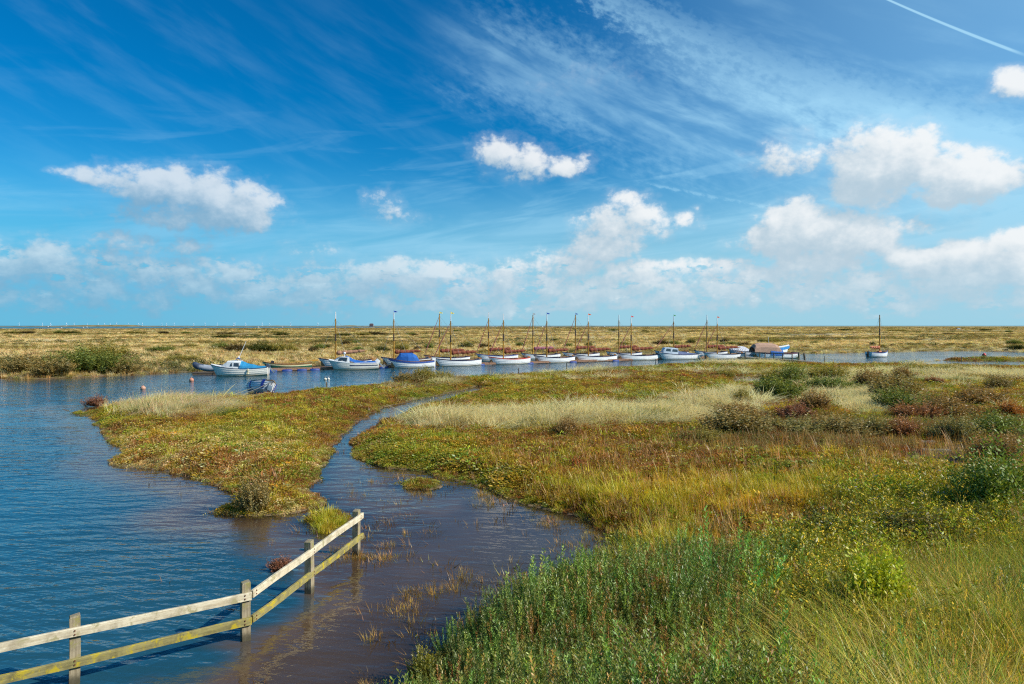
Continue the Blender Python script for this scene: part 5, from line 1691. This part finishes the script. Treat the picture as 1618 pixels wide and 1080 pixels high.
c, L = berth(1190, 1261, 566.4, R(14)); c = c + Vector((0, .6, 0))
root = empty('canopy_boat', c, R(14))
h = Hull(L, 2.1, bow=.98, mid=.74, stern=.82, tw=.75)
h.shell('hull', WHITE, root); h.rail('gunwale', MAROON, root, hg=.16, proud=.018); h.inside('cockpit', INW, root); h.deck('foredeck', WHITE, root, .03, .3)
rows = []
for k, (f, zt) in enumerate(((.01, .75), (.05, 1.15), (.14, 1.32), (.30, 1.30), (.46, 1.22), (.53, 1.05), (.57, .5))):
    hw = max(h.half(f), .72); z0 = h.sheer(.3) + .0
    rows.append([(h.x(f, 0), hw * math.cos(a), z0 + zt * max(0, math.sin(a)) ** .6) for a in np.linspace(math.pi, 0, 9)])
sheet(rows, 'canopy', TANC, root)
rows = []
for k in range(5):
    f = .34 + .26 * k / 4; hw = h.half(f) + .04; zz = h.sheer(f)
    rows.append([(h.x(f, 0), -hw - .03, zz - .30), (h.x(f, 0), -hw, zz + .12), (h.x(f, 0), -hw * .72, zz + .72 - .04 * k), (h.x(f, 0), -hw * .4, zz + .80 - .05 * k)])
sheet(rows, 'blue_tarpaulin', BLUEC, root)
tag(root, 'white boat with maroon gunwale beneath a big rounded tan canopy, behind the jetty rail', 'canopy boat')

c, L = berth(1206, 1258, 562.0, R(16)); c = c + Vector((0, 2.6, 0))
root = empty('launch', c, R(196))
h = Hull(L * 1.03, 1.9, bow=1.45, mid=1.12, stern=1.05, tw=.7)
h.shell('hull', WHITE, root); h.rail('blue_topside', BLUEH, root, hg=.42, proud=.02); h.rail('gunwale', CREAMTRIM, root, hg=.04, proud=.03, drop=-.03)
h.deck('foredeck', WHITE, root, .02, .6, camber=.16); h.inside('cockpit', INW, root, f0=.55)
mb = MB(); xm = h.x(.62, 0); mb.path([(xm, 0, 1.1), (xm + .12, 0, 2.75)], [.035, .02], 6); mb.build('short_mast', MWHITE, root)
tag(root, 'launch with bright blue upper sides, its bow pointing away from the tan canopy', 'launch')

# the lone sailing boat moored out in the creek
c, L = berth(1374, 1402, 563.6, R(205 - 180))
c = at(1387.5, 563.6)
root, h = sailing_boat(c, 3.7, 'lone white sailing boat with salmon sail cover moored in the creek beyond the jetty', BLUETRIM, WHITE, .42, H + (HY - 497) / F * c.y, 2.0, SALM, None, 41, R(202), None, 1.8, 1.25, False, .1, False, False, lean=-.0)
outboard(root, 1.9, .62, DARK, -.5, .7)
mb = MB(); mb.box((-.2, 0, .78), (.5, .5, .16), taper=.7); mb.build('orange_bundle', SALM, root)

# rowing dinghy hauled out and lying over on the near bank
x, y, z = ground_at(412, 621)
bowdir = Vector((.62, -.78, 0))
root = empty('beached_dinghy', (x, y, z + .14), math.atan2(-bowdir.y, -bowdir.x))
root.rotation_euler = (R(26), R(8), math.atan2(-bowdir.y, -bowdir.x))
PLK = paint('white_planked_hull', (0.72, 0.74, 0.76), .5, .1, 3.0)
h = Hull(3.5, 1.5, bow=.62, mid=.42, stern=.48, tw=.66, keel=-.22, strakes=5, lap=.045, rake=.08)
h.shell('hull', PLK, root); h.rail('gunwale', wood('old_gunwale', (.30, .22, .14), (.18, .13, .09)), root); h.inside('cockpit', paint('blue_grey_inside', (.10, .16, .22), .7, .15), root, floor=-.05); h.thwarts(root, (.45, .75), INW)
for f in (.12, .52):
    mb = MB()
    for side in (-1, 1):
        rows = [[h.pt(f, k, side) + Vector((0, side * .05, .02)) for k in np.linspace(0, .75, 7)], [h.pt(f + .06, k, side) + Vector((0, side * .05, .02)) for k in np.linspace(0, .75, 7)]]
        mb.grid(rows)
    mb.build('blue_strap', paint('blue_strap_paint', (.03, .07, .40), .6, .1), root)
tag(root, 'old white planked dinghy with blue straps lying heeled over on the bank of the spit', 'dinghy')
M4 = Matrix.Translation(root.location) @ root.rotation_euler.to_matrix().to_4x4()
b0 = M4 @ Vector((-1.75, 0, .60)); gx, gy, gz = ground_at(382, 624)
mb = MB(); mb.path([b0, b0.lerp(Vector((gx, gy, gz)), .5) - Vector((0, 0, .05)), Vector((gx, gy, gz + .02))], .022, 5)
tag(mb.build('mooring_rope', ROPE), 'pale rope running from the beached dinghy down to the grass', 'rope')

# ------------------------------------------------------------------ pontoon between the rows, floats, jetty, stakes, buoys
pa = at(425, 586.4); pb = at(1172, 564.4)
root = empty('pontoon', (0, 0, 0))
d = (pb - pa); nseg = 16; ang = math.atan2(d.y, d.x)
for k in range(nseg):
    a = pa + d * (k / nseg); b_ = pa + d * ((k + .985) / nseg)
    a = a + Vector((0, .5, 0)); b_ = b_ + Vector((0, .5, 0))
    mb = MB()
    q = (b_ - a)
    u = q.normalized(); nrm = Vector((-u.y, u.x, 0))
    npl = 22
    for i in range(npl):
        p0 = a + q * (i / npl); p1 = a + q * ((i + .9) / npl)
        mb.bar((p0 + p1) / 2 - nrm * .55 + Vector((0, 0, .24)), (p0 + p1) / 2 + nrm * .55 + Vector((0, 0, .24)), (p1 - p0).length, .04)
    mb.bar(a - nrm * .5 + Vector((0, 0, .13)), b_ - nrm * .5 + Vector((0, 0, .13)), .08, .18)
    mb.bar(a + nrm * .5 + Vector((0, 0, .13)), b_ + nrm * .5 + Vector((0, 0, .13)), .08, .18)
    mb.build('deck_section', PLANK, root)
for px in (430, 455, 478, 499, 606, 683, 760, 836, 905, 972):
    f = 0; best = min(np.linspace(0, 1, 400), key=lambda f: abs(CX + F * (pa + d * f).x / (pa + d * f).y + 0 - px))
    p = pa + d * best - Vector((0, .12, 0))
    mb = MB(); u = d.normalized()
    mb.path([p - u * .48, p - u * .40, p + u * .40, p + u * .48], [.08, .16, .16, .08], 10); mb.build('blue_float', BFLOAT, root, smooth=True)
tag(root, 'long brown planked pontoon on blue floats running behind the moored boats', 'pontoon')

root = empty('jetty', (0, 0, 0))
ja = at(1170, 563.6, .35); jb = at(1262, 569.0, .35); jc = at(1294, 572.2, .25)
mb = MB(); d = jb - ja; u = d.normalized(); nrm = Vector((-u.y, u.x, 0))
for i in range(46):
    p = ja + d * ((i + .5) / 46); mb.bar(p - nrm * .6, p + nrm * .6, d.length / 46 * .88, .05)
for sd in (-.5, .5): mb.bar(ja + nrm * sd - Vector((0, 0, .12)), jb + nrm * sd - Vector((0, 0, .12)), .10, .18)
mb.build('deck', JETW, root)
mb = MB(); d2 = jc - jb; n2 = Vector((-d2.y, d2.x, 0)).normalized()
for sd in (-.45, -.15, .15, .45): mb.bar(jb + n2 * sd + Vector((0, 0, -.02)), jc + n2 * sd + Vector((0, 0, -.02)), .26, .06)
mb.build('gangway', JETW, root)
for px in (1184, 1207, 1215.5, 1229.5, 1243.5, 1258.5):
    f = min(np.linspace(0, 1, 400), key=lambda f: abs(CX + F * (ja + d * f).x / (ja + d * f).y - px))
    p = ja + d * f - nrm * .68
    mb = MB(); mb.path([(p.x, p.y, -.9), (p.x, p.y, 1.15)], [.075, .065], 7); mb.build('post', POSTW, root)
pp = []
for px in (1184, 1258.5):
    f = min(np.linspace(0, 1, 400), key=lambda f: abs(CX + F * (ja + d * f).x / (ja + d * f).y - px)); pp.append(ja + d * f - nrm * .78 + Vector((0, 0, .72)))
mb = MB(); mb.bar(pp[0], pp[1], .04, .10); mb.build('handrail', JETW, root)
for px, hh, ln in ((1265.5, 1.25, 0), (1277, 1.15, -.12)):
    p = at(px, 570.5, .2); p = p + Vector((0, .6, 0))
    mb = MB(); mb.path([(p.x, p.y, -.8), (p.x + ln * 2, p.y, hh)], [.14, .12], 8); mb.build('mooring_pile', POSTW, root)
tag(root, 'grey timber jetty with handrail and posts ending in a gangway to the near bank', 'jetty')


def stake(px, ytop, ybase, label, z=0.0, r=.05, lean=0.0):
    p = at(px, ybase, z)
    hh = (ybase - ytop) / F * p.y
    mb = MB(); mb.path([(0, 0, -.5), (lean * .5, 0, hh * .5), (lean, 0, hh)], [r, r * .95, r * .85], 7)
    mb.path([(lean, 0, hh), (lean, 0, hh + .03)], [r * .85, r * .4], 7)
    o = mb.build('mooring_stake', POSTW); o.location = (p.x, p.y, z)
    tag(o, label, 'stake', 'wooden stakes along the near bank')


stake(662.5, 583, 594, 'thin stake rising from the bank thicket below the boats', .3)
stake(634, 592, 604, 'dark stake at the left foot of the bank thicket below the boats', .3, .055)
stake(516, 603.8, 606.5, 'short pale stump on the bank just below the pair of white buoys', .2, .06)
stake(819.5, 581.5, 588, 'short stake on the bank below the red-gunwaled dinghy', .1)
stake(895.5, 573.5, 585, 'tall stake in the water\'s edge below the right end of the blue-pennant dinghy', .0)
stake(948, 573, 580.5, 'stake at the bank edge below the orange-pennant dinghy', .0)
stake(997.5, 570, 578, 'stake below the middle of the red-pennant dinghy', .0)
stake(1036, 567, 574.5, 'stake below the gap before the little cabin boat', .0)
stake(1302.5, 562.5, 572, 'single stake standing right of the jetty gangway', .0)
stake(1519, 563, 569, 'stake on the reedy strip at the right of the creek', .1)
stake(352.4, 565.5, 578, 'pale stake standing behind the turquoise covered motor boat', .2)
stake(444, 565, 570, 'dark stake on the far bank above the green rowing boat', .3)


def buoy(px, py, r, col, label, name='buoy', squash=1.0):
    p = at(px, py)
    mt = paint('buoy_paint', col, .5, .15)
    mb = MB(); mb.ball((0, 0, r * .5), r, 14, 10, (1, 1, squash)); mb.path([(0, 0, r * .5 + r * squash * .97), (0, 0, r * .5 + r * squash * 1.25)], [r * .22, r * .16], 8)
    o = mb.build(name, mt, smooth=True); o.location = p
    mb = MB(); a_ = [(math.cos(q) * .06, 0, r * .5 + r * squash * 1.25 + .05 + math.sin(q) * .06) for q in np.linspace(0, 6.28, 9)]
    mb.path(a_, .012, 5); mb.build('ring', METAL, o)
    tag(o, label, 'buoy', 'mooring buoys')


buoy(226, 615, .17, (0.62, 0.33, 0.22), 'faded salmon buoy in open water, the one nearer the tip of the spit')
buoy(302.5, 602, .18, (0.62, 0.27, 0.17), 'salmon pink buoy just below the grey inflatable boat')
buoy(514, 600, .13, (0.75, 0.70, 0.55), 'cream buoy, left one of a touching pair below the motor cruiser', squash=.8)
buoy(519, 599.5, .11, (0.78, 0.76, 0.68), 'small white buoy, right one of a touching pair below the motor cruiser')
buoy(1555, 562, .26, (0.80, 0.08, 0.06), 'bright red buoy in the creek far to the right of the lone sailing boat')

# ------------------------------------------------------------------ post and rail fence standing in the flood
PW = wood('fence_post', (0.46, 0.39, 0.26), (0.24, 0.19, 0.12), lichen=(0.30, 0.27, 0.09), lichen_amt=.5, axis=2, fine=50)
TW = wood('pale_top_rail', (0.80, 0.72, 0.53), (0.56, 0.46, 0.30), lichen=(0.40, 0.35, 0.19), lichen_amt=.42, fine=40)
LW = wood('lichened_lower_rail', (0.40, 0.34, 0.13), (0.22, 0.19, 0.08), lichen=(0.48, 0.37, 0.03), lichen_amt=.55, fine=40)
# the posts are dark and wet for a hand's breadth above the water
tn = NT(PW.node_tree)
bs = [n for n in PW.node_tree.nodes if n.type == 'BSDF_PRINCIPLED'][0]
c_old = bs.inputs['Base Color'].links[0].from_socket
tcn = tn.new('ShaderNodeTexCoord').outputs['Object']
zz_ = tn.xyz(tcn)[2]
wetf = tn.ramp(tn.math('ADD', zz_, tn.math('MULTIPLY', tn.noise(tcn, 14.0, 3, 0.6), 0.10)), 0.20, 0.10)
tn.put(bs.inputs['Base Color'], tn.mix(tn.math('MULTIPLY', wetf, 0.8), c_old, (0.055, 0.05, 0.03)))
RUST = paint('rusty_bolt', (0.16, 0.06, 0.03), .8, .2)
fence = empty('post_and_rail_fence', (0, 0, 0))
tag(fence, 'weathered post and rail fence with yellow lichen standing in flood water', 'fence')
FP = [at(388, 1010), at(489, 936), at(563, 876)]
P0 = Vector((-5.39, 8.41, 0)); Pm = P0 + (P0 - FP[0]) * 1.0; Pm2 = P0 + (P0 - FP[0]) * 2.0
POSTS = [(Pm2, .86), (Pm, .86), (P0, .83), (FP[0], .815), (FP[1], .855), (FP[2], .86)]
D1 = (FP[0] - P0).normalized(); D2 = (FP[2] - FP[0]).normalized()
N1 = Vector((D1.y, -D1.x, 0)); N2 = Vector((D2.y, -D2.x, 0))       # towards the camera
for k, (p, hh) in enumerate(POSTS):
    dd = D1 if k <= 3 else D2
    mb = MB()
    w_ = .058
    foot = [Vector((a * w_, b_ * w_, -.9)) for a, b_ in ((-1, -1), (1, -1), (1, 1), (-1, 1))]
    rings = []
    for z_, s_ in ((-.9, 1.0), (0, 1.0), (hh * .5, .99), (hh - .012, .98), (hh, .86)):
        rings.append([Vector((a * w_ * s_ + .004 * math.sin(k * 3 + z_ * 5), b_ * w_ * s_, z_ + (0 if z_ < hh - .02 else .008 * a))) for a, b_ in ((-1, -1), (1, -1), (1, 1), (-1, 1))])
    ids = mb.grid(rings, close=True); mb.face(ids[-1])
    o = mb.build('post', PW, fence); o.location = p; o.rotation_euler = (R([0, .8, -.5, .7, -.8, .4][k]), R([0, -.6, .5, -.3, .6, -.5][k]), math.atan2(dd.y, dd.x))


def rail(a, b_, za, zb, hgt, mat, nrm, off, bolts):
    A = Vector((a.x, a.y, za)) + nrm * off; B = Vector((b_.x, b_.y, zb)) + nrm * off
    L_ = (B - A).length
    n = 14; rows = []
    rg = random.Random(int(za * 1000))
    for i in range(n + 1):
        x_ = L_ * i / n - L_ / 2
        wv_ = .006 * math.sin(i * .9 + za * 9) + rg.uniform(-.002, .002)
        hh = hgt / 2 * (1 + rg.uniform(-.03, .03))
        rows.append([(x_, -.020, -hh + wv_), (x_, -.020, hh - .006 + wv_), (x_, -.013, hh + wv_), (x_, .020, hh + wv_), (x_, .020, -hh + wv_)])
    mb = MB(); ids = mb.grid(rows, close=True); mb.face(ids[0][::-1]); mb.face(ids[-1])
    o = mb.build('rail', mat, fence)
    d_ = B - A
    o.location = (A + B) / 2
    o.rotation_euler = (0, -math.asin(d_.z / L_), math.atan2(d_.y, d_.x))
    for x_ in bolts:
        mb = MB(); xx = L_ * x_ - L_ / 2
        for zz in (-.022, .026): mb.path([(xx, -.019, zz), (xx + .002, -.030, zz)], [.011, .009], 7)
        mb.build('bolt', RUST, o)


OFF = .079
E = FP[0] + D1 * .06
rail(Pm2, E, .70, .625, .105, TW, N1, OFF, (.01, .335, .66, .985))
rail(Pm2, E, .30, .275, .10, LW, N1, OFF, (.01, .335, .66, .985))
S2 = FP[0] + D2 * .035; E2 = FP[2] + D2 * .12
rail(S2, E2, .630, .735, .105, TW, N2, OFF, (.02, .47, .965))
rail(S2, E2, .275, .335, .10, LW, N2, OFF, (.02, .47, .965))

# ------------------------------------------------------------------ on the horizon: wind farm, far boats, the old lifeboat house
TURB = paint('turbine_white', (0.86, 0.88, 0.90), .5, .02)
pro = None
for k, (px, tip) in enumerate([(30, 509), (67, 509), (80, 508.8), (105, 508), (117, 508.6), (138, 509.5), (155, 508.8), (165, 509.5), (174, 509.6), (184, 508), (203, 509.2), (219, 509), (225, 508.4), (256, 509.6), (263, 509), (275, 508.6), (306, 509), (324, 507.8), (343, 509), (369, 508.4), (371, 508.2), (388, 508.6), (414, 507.6), (426, 509.2), (459, 507.6), (502, 507.6)]):
    YT = 15500.0
    if pro is None:
        pro = empty('wind_turbine', (0, 0, 0))
        mb = MB(); mb.path([(0, 0, -2), (0, 0, 80)], [7.0, 4.5], 8); mb.build('tower', TURB, pro)
        mb = MB(); mb.box((0, 2, 82), (7, 16, 7)); mb.build('nacelle', TURB, pro)
        for q in range(3):
            a = q * 2.094 + .4
            mb = MB(); mb.path([(0, -7, 82), (math.sin(a) * 20, -7, 82 + math.cos(a) * 20), (math.sin(a) * 56, -7, 82 + math.cos(a) * 56)], [2.2, 4.0, 1.2], 6, flat=.4); mb.build('blade', TURB, pro)
        o = pro
    else:
        o = copy_tree(pro)
    sc_ = (HY - tip + .3) / F * YT / 130 * 1.0
    o.scale = (sc_,) * 3
    o.location = ((px - CX) / F * YT, YT, 0)
    tag(o, 'tiny white wind turbine far out at sea beyond the dunes', 'wind turbine', 'wind turbines on the horizon')


def far_boat(px, py, w, hgt, colour, label, cabin=True):
    p = at(px, py)
    s_ = w / F * p.y
    root = empty('far_boat', (p.x, p.y, 0), R(random.uniform(-20, 20)))
    h = Hull(s_, s_ * .36, bow=s_ * .22, mid=s_ * .14, stern=s_ * .16, tw=.7, keel=-s_ * .04, strakes=3, lap=0)
    mt = paint('far_boat_paint', colour, .5, .05)
    h.shell('hull', mt, root, ns=12); h.deck('deck', mt, root, .03, .98)
    if cabin:
        mb = MB(); mb.box((0, 0, s_ * .22), (s_ * .36, s_ * .22, hgt / F * p.y - s_ * .12), taper=.85); mb.build('cabin', MWHITE, root)
    tag(root, label, 'boat', 'tiny boats in the far channel')


far_boat(76, 516.6, 5.2, 1.8, (.05, .05, .06), 'tiny dark boat in the far channel, left of all the white ones')
for px, py in ((97, 518.4), (131, 517.3), (137, 516.8), (408, 517.0), (446, 516.9), (641, 516.6), (724, 516.6), (779, 516.3), (784.5, 516.3), (857, 516.3), (955, 516.0)):
    far_boat(px, py, 3.4, 1.7, (.80, .80, .78), 'tiny white boat moored in the far channel under the dunes')
far_boat(1515, 521.5, 12, 2.8, (.45, .06, .05), 'small dull red barge lying in the far marsh at the right')

p = at(546, 515.9); s_ = p.y / F
root = empty('boat_house', (p.x, 2960, 2.0))
mb = MB(); mb.box((0, 0, 2.5), (16, 10, 9)); mb.build('wall', paint('boathouse_wall', (.22, .15, .14), .9, .1), root)
mb = MB()
for sd in (-1, 1): mb.poly([(-9, sd * 6, 6.6), (9, sd * 6, 6.6), (6, 0, 11.5), (-6, 0, 11.5)][::sd])
for sd in (-1, 1): mb.poly([(sd * 9, -6, 6.6), (sd * 9, 6, 6.6), (sd * 6, 0, 11.5)])
mb.poly([(-9, -6, 6.6), (-9, 6, 6.6), (9, 6, 6.6), (9, -6, 6.6)]); mb.build('roof', paint('boathouse_roof', (.14, .09, .09), .9, .1), root)
tag(root, 'dark lifeboat house standing on the dunes of the horizon', 'house')
